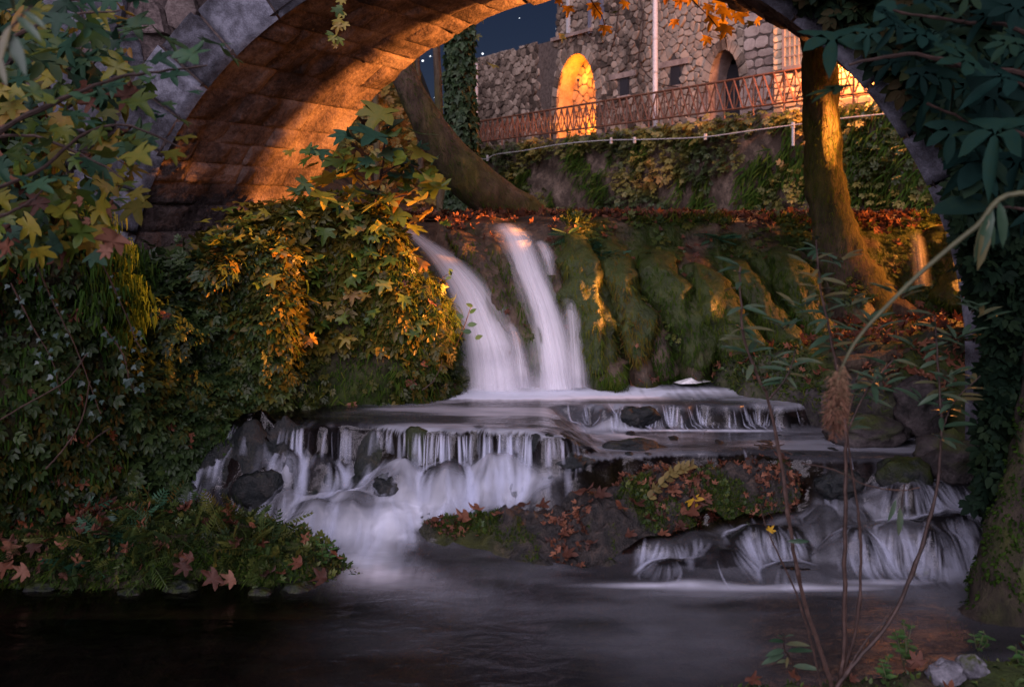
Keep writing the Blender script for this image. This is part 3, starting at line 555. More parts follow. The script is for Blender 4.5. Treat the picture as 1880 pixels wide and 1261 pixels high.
mound([(835, 420), (880, 470), (912, 540), (935, 620)], [26, 30, 24, 16], 'low brown mossy hump at the top of the broad waterfall', (.5, .3), 4, .5)
mound([(1195, 455), (1232, 530), (1264, 600), (1285, 680)], [28, 40, 46, 30], 'large dark green moss mound in the middle of the ledge', (.35, .15), 5)
mound([(1270, 480), (1312, 550), (1342, 620), (1350, 680)], [26, 36, 40, 26], 'bright green moss mound left of the foreground stems', (.45, .42), 6)
mound([(1345, 470), (1388, 540), (1430, 610), (1445, 680)], [24, 32, 36, 24], 'olive moss mound half hidden by the oleander stem', (.4, .3), 7)
mound([(1176, 550), (1200, 620), (1214, 700)], [20, 32, 24], 'dark brown wet hump below the broad leaved tuft', (.3, .1), 8, .4)
mound([(1100, 630), (1112, 665), (1116, 705)], [20, 32, 26], 'small brown rock hump at the foot of the golden mound', (.5, .4), 9, .45)
mound([(1425, 450), (1470, 530), (1500, 620)], [26, 36, 30], 'dark mossy mound left of the big tree trunk', (.3, .25), 10)
mound([(1738, 412), (1752, 480), (1764, 570)], [34, 44, 44], 'added mossy lump screening the small waterfall from the garden lamp', (.5, .4), 12)  # lump added to block lamplight from the small waterfall
mound([(1000, 450), (1030, 520), (1050, 600)], [16, 20, 14], 'wet brown hump splitting the middle waterfall from the thin veil', (.5, .5), 11, .5)

pos, nor, k = sample_grid(LV, 2600, (lpx > 1030) * sstep(.52, .66, fbm(LV[..., 0] * 3, LV[..., 2] * 3, 21., o=3)) * (np.arange(LV.shape[1])[None] < 112) + 1e-6); nor = np.where(nor[:, 1:2] > 0, -nor, nor); n = len(pos)
inst('ledge_plants', SPRIG, pos + np.array([0, -.10, 0]) * rng.random((n, 1)), bases(np.array([0, -.4, -.6]) + nor * .5 + rj(n, .5), nor + (0, 0, .8) + rj(n, .3)), rng.uniform(.03, .08, n), M['fern_t'], tint=rng.uniform(.2, 1, n), label='small leafy plants growing in patches over the mossy ledge', cat='plants')
pos, nor, k = sample_grid(LV, 420, (lpx > 830) * (np.arange(LV.shape[1])[None] < 112) * sstep(.3, 1, LT.mean(0).repeat(1)[-1] * np.ones(LV.shape[:2]))); nor = np.where(nor[:, 1:2] > 0, -nor, nor); n = len(pos)
inst('leaf_litter', CURLED[2], pos + np.array([0, -.12, 0]) * rng.random((n, 1)), bases(rj(n, .7) + (0, 0, -.6), nor + rj(n, .4)), rng.uniform(.03, .06, n), M['brown_t'], label='single brown leaves stuck on the mossy face of the ledge', cat='leaves')
# ------------------------------------------------------------------ waterfalls
def fall(name, pts, wid, dens, label, seed=0, lift=.15, nu=26, nv=70):
    q = spline([(a, b) for a, b in pts], nv); w = np.interp(np.linspace(0, len(pts) - 1, nv), range(len(pts)), wid); dn = np.interp(np.linspace(0, len(pts) - 1, nv), range(len(pts)), dens)
    Vs, fo, uvs, Fs = [], [], [], []
    for layer in range(3):
        u = np.linspace(-1, 1, nu); YS, PXS, PYS = np.zeros((nv, nu)), np.zeros((nv, nu)), np.zeros((nv, nu)); fo_ = np.zeros((nv, nu))
        for i in range(nv):
            px = q[i, 0] + u * w[i] * (.5, .5, .72)[layer] + (0, 4, 2)[layer]; py = np.full(nu, q[i, 1]) + np.abs(u)**2 * (6 if i < 8 else 0)
            Y = np.full(nu, 7.7)
            for it in range(4):
                x = (px - CX) * Y / F; z = ZC - (py - HY) * Y / F
                yc = ledge_y(np.full(nu, x.mean()), np.clip((z - zb_) / (zt_ - zb_), 0, 1)); Y = .5 * yc + .5 * yc.mean()
            Y = Y - (lift * (.4 + .6 * min(1, i / 12)) + .10 * (i / nv)**2) * (1 - .6 * u**2) - layer * .035 - .02
            YS[i] = Y; PXS[i] = px; PYS[i] = py
            e = (1 - np.abs(u)**2)**1.25 * (.65 + .7 * fbm(u * 3 + seed, i * .07, layer, o=3)); fo_[i] = np.clip(dn[i] * e * (1, .85, .38)[layer] * min(1, i / 7), 0, 1)
        for _ in range(6): YS[1:-1] = (YS[:-2] + 2 * YS[1:-1] + YS[2:]) / 4
        V = np.stack([(PXS - CX) * YS / F, YS, ZC - (PYS - HY) * YS / F], -1)
        uu = np.broadcast_to(u[None] * .5 + .13 * layer + seed, (nv, nu)); vv = np.broadcast_to(np.linspace(0, 3, nv)[:, None] + seed, (nv, nu))
        Fs.append(grid_faces(nv, nu, len(Vs) * nv * nu)); Vs.append(V.reshape(-1, 3)); fo.append(fo_.ravel()); uvs.append(np.stack([uu, vv], -1).reshape(-1, 2))
    o = put(name, np.concatenate(Vs), np.concatenate(Fs), M['veil'], smooth=True, attrs={'foam': np.concatenate(fo)}, uv=np.concatenate(uvs))
    return tag(o, label, kind='structure')
fall('waterfall', [(735, 410), (770, 440), (815, 478), (858, 535), (886, 600), (903, 660), (912, 722)], [20, 32, 56, 76, 92, 106, 120], [.2, .6, 1.0, 1.25, 1.3, 1.25, 1.0], 'broad white waterfall beside the overhanging mossy bush', 1.3)
fall('waterfall', [(925, 408), (948, 440), (970, 500), (996, 570), (1012, 640), (1024, 716)], [50, 54, 58, 64, 74, 84], [.5, .9, 1.1, 1.15, 1.1, .95], 'white waterfall falling down the middle of the ledge', 4.7)
fall('spray', [(880, 640), (915, 690), (940, 735)], [110, 210, 330], [.0, .14, .30], 'soft spray drifting over the pool at the foot of the falls', 12.3, lift=.26)
fall('waterfall', [(1040, 520), (1050, 580), (1056, 650), (1060, 712)], [24, 34, 40, 44], [.10, .35, .45, .5], 'thin misty veil of water beside the golden moss lobe', 7.1)
fall('waterfall', [(935, 590), (950, 640), (960, 712)], [14, 26, 40], [.15, .35, .5], 'thin trickle of water between the two big falls', 9.9)
fall('waterfall', [(1680, 425), (1686, 470), (1692, 525)], [22, 28, 34], [.09, .12, .08], 'small pale waterfall behind the big tree trunk', 6.2)
fall('waterfall', [(990, 440), (1003, 470), (1010, 505)], [20, 26, 20], [.4, .5, .2], 'short spill of water from the ledge crest', 2.2)

# ------------------------------------------------------------------ upper ground
ux = np.linspace(-30, 40, 141); uy = np.concatenate([np.linspace(8.75, 12, 30), np.linspace(12.4, 60, 60)])
UX, UY = np.meshgrid(ux, uy, indexing='ij')
UZ = 1.95 + (UY - 8.7) * .011 + (fbm(UX * 1.5, UY * 1.5, o=4) - .5) * .10 * sstep(9.4, 11, UY)
UZ += np.clip((-3.2 - UX), 0, 30) * .35 * sstep(9, 15, UY) * sstep(-3, -6, UX) + np.clip(UX - 5, 0, 30) * .0
hill = sstep(16, 30, UY) * sstep(-2.2, -7, UX) * 9.0; UZ += hill
put('upper_ground', np.stack([UX, UY, UZ], -1).reshape(-1, 3), grid_faces(*UX.shape), M['soil'], smooth=True, attrs={'moss': np.full(UX.size, .3)}, base=(0, 10, 0))['kind'] = 'structure'
UV_ = np.stack([UX, UY, UZ], -1)
cw_ = ((np.arange(LV.shape[1])[None] > 106) & (np.arange(LV.shape[1])[None] < 122) & (lpx > 1035)) * sstep(.44, .60, fbm(LV[..., 0] * 2.6, LV[..., 2] * 2, 51., o=3)) + 1e-7
pos, nor, k = sample_grid(LV, 3200, cw_); n = len(pos)
inst('crest_grass', BLADE, pos, bases(np.array([0, -.7, .55]) + rj(n, .5), rj(n, .5) + (0, -.3, 1)), rng.uniform(.04, .12, n), M['moss_t'], tint=rng.uniform(.1, .7, n), label='tufts of grass and moss along the crest of the ledge', cat='grass')
pos, nor, k = sample_grid(LV, 900, cw_); n = len(pos)
inst('crest_plants', SPRIG, pos, bases(np.array([0, -.6, .4]) + rj(n, .6), rj(n, .4) + (0, -.3, 1)), rng.uniform(.05, .11, n), M['fern_t'], tint=rng.uniform(.2, 1, n), label='small leafy plants spilling over the crest of the ledge', cat='plants')
# leaf litter along the crest and the ground behind it
tv, tf = CURLED[0]
lw = np.zeros(LV.shape[:2]); lw[:, 104:] = 1; lw[:, :90] = .03
lw *= np.where((lpx > 1040) | (lpx < 870), 1.0, .35) * (.06 + sstep(.44, .62, fbm(LV[..., 0] * 2.2, LV[..., 1] * 2.2, 5., o=3)))
pos, nor, k = sample_grid(LV, 2600, lw); nor = np.where(nor[:, 2:3] < 0, -nor, nor); n = len(pos)
pos2 = np.column_stack([rng.uniform(-3, 9, 1300), rng.uniform(9.2, 14, 1300), np.zeros(1300)]); pos2[:, 2] = 1.97 + (pos2[:, 1] - 8.7) * .011 + rng.uniform(0, .05, 1300)
pos = np.concatenate([pos + nor * .02, pos2]); nor = np.concatenate([nor, np.tile([0, 0, 1.], (1300, 1))]); n = len(pos)
inst('leaf_litter', CURLED[0], pos, bases(rj(n, 1), nor + rj(n, .5)), rng.uniform(.04, .085, n), M['brown_t'], label='brown fallen leaves strewn along the crest of the ledge', cat='leaves')

# ------------------------------------------------------------------ left bank and the overhanging bush
BK = np.array([  # x, y, top z, belly
    (-4.2, 2.6, 4.2, .0), (-3.55, 3.7, 4.0, .1), (-3.1, 4.6, 3.6, .12), (-2.85, 5.15, 3.0, .12), (-2.50, 5.62, 2.1, .1), (-2.22, 5.92, 1.62, .08), (-1.88, 6.25, 1.72, .08),
    (-1.45, 6.55, 1.98, .10), (-1.05, 6.78, 2.02, .16), (-.76, 7.02, 1.86, .20), (-.62, 7.3, 1.60, .20), (-.62, 7.65, 1.5, .15), (-1.0, 8.1, 1.6, .05)])
bs = spline(BK, 240); bt = np.linspace(0, 1.0, 100)
tan = nrmz(np.gradient(bs[:, :2], axis=0)); out_n = np.column_stack([tan[:, 1], -tan[:, 0]])
BT = bt[None, :]; hz = -.1 + (bs[:, 2:3] + .1) * np.clip(BT / .86, 0, 1)
px0 = (CX + F * bs[:, 0] / bs[:, 1])[:, None]
nose = sstep(620, 800, px0)
offs = bs[:, 3:4] * np.sin(pi * np.clip(BT / .86, 0, 1)) * 1.0 - .30 * BT**1.5 * (1 - nose) - .42 * BT**3 * nose - .9 * np.clip((BT - .86) / .14, 0, 1)
S_ = np.repeat(np.arange(240)[:, None] * .03, 100, 1)
offs = offs + (fbm(S_ * 2.6, hz * 2.4, 2.0, o=4) - .5) * .75 * (.35 + BT) * sstep(0, .12, BT)
BV = np.stack([bs[:, 0:1] + out_n[:, 0:1] * offs, bs[:, 1:2] + out_n[:, 1:2] * offs, hz + .10 * np.clip((BT - .86) / .14, 0, 1)], -1)
tag(put('left_bank', BV.reshape(-1, 3), grid_faces(240, 100), M['soil'], smooth=True, attrs={'moss': fbm(S_ * 2, hz * 2, 4., o=4) * .9}, base=(-2, 6, 0)), kind='structure')
bpx, bpy_ = pxy(BV)
def bank_scatter(name, tmpl, n, cond, size, mat, label, cat, droop=.8, tint=None, out=.5, jit=.35, lift=.03):
    w = cond(bpx, bpy_).astype(float) * np.clip(BT / .86 < 1.06, .15, 1)
    pos, nor, k = sample_grid(BV, n, w); ref = np.array([.3, -1, .1]); nor = np.where((nor @ ref)[:, None] < 0, -nor, nor)
    dirv = np.array([0, 0, -1.0]) * droop + nor * out + rj(n, jit)
    px, py = pxy(pos)
    ti = None if tint is None else np.clip(tint(px, py, pos) + rng.normal(size=n) * .13, 0, 1)
    return inst(name, tmpl, pos + nor * rng.uniform(0, lift, (n, 1)), bases(dirv, nor + np.array([0, 0, .5]) + rj(n, .45)), rng.uniform(*size, n), mat, tint=ti, label=label, cat=cat)
patch = lambda s, o_: fbm(S_ * s + o_, hz * s, o_, o=3)
bank_scatter('moss_cover', BLADE, 15000, lambda x, y: (x < 270) * (patch(1.6, 1.0) > .45) + .25 * (x < 420), (.05, .13), M['grass_t'], 'long green hanging moss draped down the shaded left bank', 'moss', droop=1.2, out=.25, jit=.2, tint=lambda x, y, p: .2 + .6 * fbm(p[:, 0] * 3, p[:, 2] * 1.2, p[:, 1] * 3, o=3))
bank_scatter('moss_curtain', BLADE, 6500, lambda x, y: (x > 135 + .0 * y) * (x < 275) * (y > 325) * (y < 600) * np.exp(-((x - 190 - .13 * (y - 400)) / 48)**2), (.05, .12), M['grass_t'], 'bright green moss curtain hanging beside the foot of the arch', 'moss', droop=1.2, out=.25, jit=.18, lift=.16, tint=lambda x, y, p: .35 + .5 * fbm(p[:, 0] * 4, p[:, 2] * 1.5, p[:, 1] * 4, o=3))
bank_scatter('ivy_cover', IVY, 7500, lambda x, y: (x < 330) * (patch(1.3, 7.0) > .42) * (y > 330) + .12 * (x < 450), (.03, .06), M['ivy_t'], 'small dark ivy leaves creeping over the left bank', 'ivy', tint=lambda x, y, p: .1 + .6 * fbm(p[:, 0] * 2.5, p[:, 2] * 2.5, p[:, 1] * 2, o=3))
bank_scatter('fern_cover', SPRIG, 5200, lambda x, y: ((x > 230) & (x < 520) & (y > 440)) + .25 * (x < 230) * (y > 520), (.06, .13), M['fern_t'], 'dark ferns hanging under the foot of the stone arch', 'fern', droop=.7, out=.7, tint=lambda x, y, p: .15 + .5 * sstep(380, 560, x) + .2 * rng.random(len(x)))
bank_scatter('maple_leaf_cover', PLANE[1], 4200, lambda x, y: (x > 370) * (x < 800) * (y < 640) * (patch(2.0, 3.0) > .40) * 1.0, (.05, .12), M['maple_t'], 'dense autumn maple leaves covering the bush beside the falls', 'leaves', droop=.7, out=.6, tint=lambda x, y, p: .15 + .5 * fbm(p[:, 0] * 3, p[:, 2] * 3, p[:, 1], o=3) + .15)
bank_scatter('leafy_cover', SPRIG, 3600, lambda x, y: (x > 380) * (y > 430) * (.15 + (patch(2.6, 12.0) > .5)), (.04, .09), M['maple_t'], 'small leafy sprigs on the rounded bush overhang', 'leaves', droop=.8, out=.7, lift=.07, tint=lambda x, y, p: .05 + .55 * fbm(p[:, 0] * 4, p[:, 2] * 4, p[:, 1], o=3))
bank_scatter('grass_cover', BLADE, 15000, lambda x, y: (x > 400) * np.where(y > 470, 1.0, .2) * np.where(x > 620, 1.0, .5) * (.12 + (patch(2.4, 30.0) > .47)), (.03, .105), M['moss_t'], 'shaggy green and gold grass hanging from the overhanging bush', 'grass', droop=1.0, out=.7, jit=.5, lift=.07, tint=lambda x, y, p: .02 + .72 * fbm(p[:, 0] * 3, p[:, 2] * 3, p[:, 1] * 3, o=3))
bank_scatter('moss_cover', TUFT, 9000, lambda x, y: (x > 400) * (y > 560), (.03, .06), M['moss_t'], 'short dark moss on the rock below the overhanging bush', 'moss', droop=.9, tint=lambda x, y, p: .05 + .3 * fbm(p[:, 0] * 4, p[:, 2] * 4, p[:, 1], o=3))
bank_scatter('leaf_cover', PLANE[2], 1300, lambda x, y: (x < 290) * (y < 470) * 1.0, (.07, .16), M['plane_t'], 'dark green and yellowing plane leaves covering the upper left bank', 'leaves', droop=.6, out=.8, lift=.25, tint=lambda x, y, p: .05 + .55 * fbm(p[:, 0] * 2, p[:, 2] * 2, p[:, 1], o=3))
bank_scatter('leaf_litter', CURLED[1], 420, lambda x, y: 1.0 + 0 * x, (.04, .08), M['brown_t'], 'dry brown leaves caught in the left bank greenery', 'leaves', out=.6)

# ------------------------------------------------------------------ stone bridge
BY, BC, BA, BB, BD, BSK = .225, np.array([-.085, 6.27, 1.117]), 3.0, 2.84, 1.90, .276
bu = np.array([cos(BY), -sin(BY), 0]); bax = np.array([sin(BY + BSK), cos(BY + BSK), 0]); bnn = np.array([-sin(BY), -cos(BY), 0])
def arc(th, r=0.0):      # th 0 (left) .. pi (right); r outward; th<0 / >pi goes straight down the legs
    x = -(BA + r) * np.cos(np.clip(th, 0, pi)); z = (BB + r) * np.sin(np.clip(th, 0, pi)) + np.where(th < 0, th * BA, np.where(th > pi, (pi - th) * BA, 0)); return x, z
def bpt(th, r, d, n=0.0):
    x, z = arc(th, r); return BC + np.asarray(x)[..., None] * bu + np.asarray(z)[..., None] * np.array([0, 0, 1.]) + np.asarray(d)[..., None] * bax + np.asarray(n)[..., None] * bnn
def fpt(x, z, d, n=0.0): return BC + np.asarray(x, float)[..., None] * bu + np.asarray(z, float)[..., None] * np.array([0, 0, 1.]) + np.asarray(d, float)[..., None] * bax + np.asarray(n, float)[..., None] * bnn
bridge = empty('stone_bridge', BC, 'old stone arch bridge spanning the stream above the falls', 'bridge')
# core: barrel backing, faces and deck
nth = 90; ths = np.linspace(-.45, pi + .45, nth)
fx, fz = arc(ths, .06); zt = 3.75
core = []
for d in (.03, BD - .03):
    core.append(fpt(fx, fz, np.full(nth, d))); core.append(fpt(np.where(ths < 0, -5.2, np.where(ths > pi, 5.2, fx * 1.75)), np.full(nth, zt), np.full(nth, d)))
V = np.concatenate(core); a = np.arange(nth - 1); q = []
for (o1, o2, fl) in ((0, nth, 0), (2 * nth, 3 * nth, 1), (0, 2 * nth, 1), (nth, 3 * nth, 0)):
    f = np.stack([o1 + a, o1 + a + 1, o2 + a + 1, o2 + a], -1); q.append(f[:, ::-1] if fl else f)
put('core', V, np.concatenate(q), M['soffit'], bridge)
def leg_core(s):
    x0, x1 = (s * (BA + .03), s * 5.3); c = [fpt(x, z, d) for d in (.03, BD - .03) for x in (x0, x1) for z in (-1.6, zt)]
    put('abutment', np.array(c), [(0, 1, 3, 2), (4, 6, 7, 5), (0, 4, 5, 1), (2, 3, 7, 6), (1, 5, 7, 3)], M['mortar'], bridge)
leg_core(-1); leg_core(1)
def stone_patch(name, pf, mat, parent, u0, u1, v0, v1, th_, nu=9, nv=9, am=.02, seed=0.0):
    """one soffit / face stone: a rounded block mapped by pf(u, v, depth)"""
    u = np.linspace(u0, u1, nu); v = np.linspace(v0, v1, nv); U, Vv = np.meshgrid(u, v, indexing='ij')
    cu, cv = (U - (u0 + u1) / 2) / ((u1 - u0) / 2), (Vv - (v0 + v1) / 2) / ((v1 - v0) / 2)
    e = np.maximum(np.abs(cu), np.abs(cv)); dpt = th_ * (1 - sstep(.92, 1.0, e)) + am * (fbm(U * 9 + seed, Vv * 7, seed, o=5) - .5) * 2 * (e < .97) - .012 * (e > .97)
    p = pf(U, Vv, dpt)
    return put(name, p.reshape(-1, 3), grid_faces(nu, nv), mat, parent, smooth=True)
# soffit: irregular courses of stones
edges = [-.42]
while edges[-1] < pi + .42: edges.append(edges[-1] + rng.uniform(.05, .10))
for i in range(len(edges) - 1):
    m = rng.integers(3, 6); cuts = np.sort(np.concatenate([[.0, BD], np.linspace(0, BD, m + 1)[1:-1] + rng.uniform(-.14, .14, m - 1)]))
    for j in range(m):
        g_ = .0015
        stone_patch('soffit_stone', lambda U, Vv, D: bpt(U, .02 - D, Vv), M['soffit'], bridge, edges[i] + g_ / 3 * .5, edges[i + 1] - g_ / 3 * .5, cuts[j] + g_ * (j > 0) - .02 * (j == 0), cuts[j + 1] - g_ * (j < m - 1) + .02 * (j == m - 1), rng.uniform(.0, .018), am=.06, seed=i * 3.7 + j)
# voussoirs on the near face (outer ring), flush with the soffit edge
k = 0; te = -.42
while te < pi + .42:
    dt = rng.uniform(.10, .155); ro = rng.uniform(.38, .56)
    stone_patch('voussoir', lambda U, Vv, D: bpt(U, Vv, np.zeros_like(U), D), M['arch_face'], bridge, te + .003, te + dt - .003, -.012, ro, rng.uniform(.02, .06), nu=12, nv=12, am=.05, seed=k * 1.3); te += dt; k += 1
# voronoi rubble for the spandrels and for the house walls
def voronoi(u0, u1, v0, v1, size, asp=1.0, jit=.42, seed=0):
    r = np.random.default_rng(seed); nu, nv = max(2, int((u1 - u0) / size / asp)), max(2, int((v1 - v0) / size))
    gu, gv = np.meshgrid(np.arange(-1, nu + 1), np.arange(-1, nv + 1), indexing='ij')
    S = np.stack([(gu + .5 + (gv % 2) * .5 + r.uniform(-jit, jit, gu.shape)) * (u1 - u0) / nu + u0, (gv + .5 + r.uniform(-jit, jit, gv.shape)) * (v1 - v0) / nv + v0], -1).reshape(-1, 2)
    cells = []
    for i, s in enumerate(S):
        if not (u0 - size < s[0] < u1 + size and v0 - size < s[1] < v1 + size): continue
        d = S - s; dd = (d**2).sum(1); nb = np.argsort(dd)[1:14]
        poly = [s + np.array(c) * size * 2.2 for c in ((-1, -1), (1, -1), (1, 1), (-1, 1))]
        for j in nb:
            n = S[j] - s; c = np.dot(n, (S[j] + s) / 2); new = []
            for a_, b_ in zip(poly, poly[1:] + poly[:1]):
                da, db = np.dot(n, a_) - c, np.dot(n, b_) - c
                if da <= 0: new.append(a_)
                if da * db < 0: new.append(a_ + (b_ - a_) * da / (da - db))
            poly = new
            if len(poly) < 3: break
        if len(poly) >= 3:
            p = np.array(poly); p = np.column_stack([np.clip(p[:, 0], u0, u1), np.clip(p[:, 1], v0, v1)]); c = p.mean(0)
            if abs(np.sum(p[:, 0] * np.roll(p[:, 1], -1) - p[:, 1] * np.roll(p[:, 0], -1))) > size * size * .25: cells.append((c, p))
    return cells
def cell_mesh(p, mapf, gap, hgt, rnd):
    c = p.mean(0); q = c + (p - c) * (1 - gap / np.maximum(np.linalg.norm(p - c, axis=1), gap * 2))[:, None]
    a = .78 * q + .22 * np.roll(q, -1, 0); b = .22 * q + .78 * np.roll(q, -1, 0); q = np.stack([a, b], 1).reshape(-1, 2); n = len(q)
    r2 = c + (q - c) * .95; r3 = c + (q - c) * .84
    tilt = rnd.normal(size=2) * .12
    def lay(r, d): return np.column_stack([r, d + (r - c) @ tilt * (d > 0)])
    L_ = np.concatenate([lay(q, -.02), lay(r2, hgt * .75), lay(r3, hgt), lay(c[None], hgt * 1.08)])
    V = mapf(L_[:, 0], L_[:, 1], L_[:, 2]); k_ = np.arange(n); k2 = (k_ + 1) % n
    Fq = [(int(k_[i] + o_), int(k2[i] + o_), int(k2[i] + o_ + n), int(k_[i] + o_ + n)) for o_ in (0, n) for i in range(n)] + [(int(2 * n + i), int(2 * n + k2[i]), 3 * n, 3 * n) for i in range(n)]
    Fq = [f if f[2] != f[3] else f[:3] for f in Fq]
    return V, Fq
rs = np.random.default_rng(5)
spans = []
for (a_, b_) in ((-5.1, -.9), (.9, 5.1)):
    for c, p in voronoi(a_, b_, -1.5, 3.7, .27, 1.25, seed=8):
        rr = np.hypot(c[0] / (BA + .52), max(c[1], 0) / (BB + .52))
        if rr < 1.0: continue
        V, Fq = cell_mesh(p, lambda u, v, d: fpt(u, v, np.zeros_like(u), d), .012, rs.uniform(.01, .035), rs); spans.append((V, Fq))
def visible_share(V):
    x, y = pxy(V.mean(0)); return -((x - 940)**2 + (y - 630)**2)
spans.sort(key=lambda s: visible_share(s[0]), reverse=True)
for V, Fq in spans[:110]: put('spandrel_stone', V, Fq, M['arch_face'] if rs.random() < .5 else M['soffit'], bridge)
def joined(name, lst, mat, parent, kind='stuff'):
    V = []; Fs = []; o = 0
    for v, f in lst: V.append(v); Fs += [tuple(i + o for i in ff) for ff in f]; o += len(v)
    ob = put(name, np.concatenate(V), Fs, mat, parent); ob['kind'] = kind; return ob
if len(spans) > 110: joined('spandrel_rubble', spans[110:], M['soffit'], bridge)
# deck and parapet above the frame
for (n0, n1, z0, z1) in ((-.05, BD + .05, zt, zt + .18), (-.08, .27, zt + .18, zt + .95), (BD - .27, BD + .08, zt + .18, zt + .95)):
    c = np.array([fpt(x, z, d) for d in (n0, n1) for x in (-5.6, 5.6) for z in (z0, z1)])
    put('parapet' if z1 > zt + .3 else 'deck', c, [(0, 1, 3, 2), (4, 6, 7, 5), (0, 4, 5, 1), (2, 3, 7, 6), (1, 5, 7, 3), (0, 2, 6, 4)], M['soffit'], bridge)
# dry hanging tendrils under the crown are left to the vine below

# ------------------------------------------------------------------ building and terrace in the distance
O_ = np.array([-1.6, 37.9, 0]); E_ = np.array([.556, -.831, 0]); N_ = np.array([-.831, -.556, 0]); FLOOR = 4.8
def T(t, z, off=0.0):
    t, z, off = np.broadcast_arrays(np.asarray(t, float), np.asarray(z, float), np.asarray(off, float))
    return O_ + t[..., None] * E_ + off[..., None] * N_ + z[..., None] * np.array([0, 0, 1.])
def tpx(px, off=0.0):
    k_ = (px - CX) / F; o = O_ + off * N_; return (k_ * o[1] - o[0]) / (E_[0] - k_ * E_[1])
def zpx(px, py, off=0.0):
    t = tpx(px, off); Y = (O_ + t * E_ + off * N_)[1]; return ZC + (HY - py) * Y / F
def box(name, t0, t1, z0, z1, o0, o1, mat, parent, label=None):
    c = np.array([T(t, z, o) for o in (o0, o1) for t in (t0, t1) for z in (z0, z1)]).reshape(-1, 3)
    ob = put(name, c, [(0, 1, 3, 2), (4, 6, 7, 5), (0, 4, 5, 1), (2, 3, 7, 6), (1, 5, 7, 3), (0, 2, 6, 4)], mat, parent)
    if label: ob['label'] = label
    return ob
WO = -1.3
house = empty('stone_house', T(9, FLOOR, WO), 'tall rubble stone house with arched doorways behind the railing', 'house')
gwall = empty('garden_wall', T(2, FLOOR, WO), 'lower rubble wall joined to the stone house under the starry sky', 'wall')
tA0, tA1 = tpx(1024, WO), tpx(1096, WO); tB0, tB1 = tpx(1303, WO), tpx(1361, WO); tQ = tpx(1366, WO); tW = tpx(1022, WO)
zA = zpx(1060, 99, WO); zB = zpx(1332, 92, WO)
def arch_top(t, t0, t1, zs, ztop):
    u = np.clip((t - (t0 + t1) / 2) / ((t1 - t0) / 2), -1, 1); return zs + (ztop - zs) * np.sqrt(np.clip(1 - np.abs(u)**2.0, 0, 1))
ARCH = [(tA0, tA1, zpx(1060, 190, WO), zA, .75), (tB0, tB1, zpx(1332, 165, WO), zB, .7)]
def wall_skin(t0, t1, ztop, parent):
    cols = sorted(set([t0, t1] + [t for a in ARCH for t in np.linspace(a[0], a[1], 25) if t0 <= t <= t1])); V = []; Fs = []
    for a_, b_ in zip(cols, cols[1:]):
        m_ = (a_ + b_) / 2; lo = [FLOOR, FLOOR]
        for A in ARCH:
            if A[0] < m_ < A[1]: lo = [float(arch_top(a_, *A[:4])), float(arch_top(b_, *A[:4]))]
        o = len(V); V += [T(a_, lo[0], WO - .02), T(b_, lo[1], WO - .02), T(b_, ztop, WO - .02), T(a_, ztop, WO - .02)]; Fs.append((o, o + 1, o + 2, o + 3))
    put('wall', np.array(V), Fs, M['mortar'], parent)
tL = tpx(868, WO)
wall_skin(tL, tW, zpx(950, 92, WO), gwall); wall_skin(tW, tQ, 14.5, house)
box('wall', tL, tW, FLOOR - .1, zpx(950, 92, WO) - .05, WO - .9, WO - .6, M['mortar'], gwall)
box('wall', tW - .02, tQ + 4, FLOOR - .1, 14.5, WO - 1.6, WO - 1.3, M['void'], house)
cells = []
def near_arch(c, ring):
    for t0, t1, zs, zt2, dp in ARCH:
        if t0 - ring < c[0] < t1 + ring and c[1] < arch_top(np.clip(c[0], t0, t1), t0, t1, zs, zt2) + ring and (c[0] - (t0 + t1) / 2)**2 / ((t1 - t0) / 2 + ring)**2 + max(0, c[1] - zs)**2 / (zt2 - zs + ring)**2 < 1: return True
    return False
WINS = [(tpx(1139, WO), tpx(1154, WO), zpx(1146, 176, WO), zpx(1146, 144, WO)), (tpx(1232, WO), tpx(1249, WO), zpx(1240, 157, WO), zpx(1240, 122, WO))]
def in_win(c, m=.12): return any(a - m < c[0] < b + m and z0 - m < c[1] < z1 + m + .18 for a, b, z0, z1 in WINS)
low, high = [], []
for c, p in voronoi(tL, tQ, FLOOR, 10.9, .245, 1.25, seed=21):
    if near_arch(c, .34) or in_win(c): continue
    top = zpx(950, 92, WO) + .25 * fbm(c[0] * 2, 1.0)
    if c[0] < tW:
        if c[1] > top: continue
        p = np.column_stack([p[:, 0], p[:, 1]])
    if c[0] < tW: p = np.column_stack([p[:, 0], np.minimum(p[:, 1], zpx(950, 92, WO) + .12)])
    V, Fq = cell_mesh(p, lambda u, v, d: T(u, v, WO + d), .013, rs.uniform(.015, .055), rs)
    y = pxy(V.mean(0))[1]
    (low if c[0] < tW else high).append((V, Fq, y))
for V, Fq, y in low[:300]: put('stone', V, Fq, M['rubble'], gwall)
high.sort(key=lambda s: (s[2] < 0, V.mean()))
for V, Fq, y in high[:230]: put('stone', V, Fq, M['rubble'], house)
joined('wall_rubble', [(a, b) for a, b, c in high[230:]], M['rubble'], house)
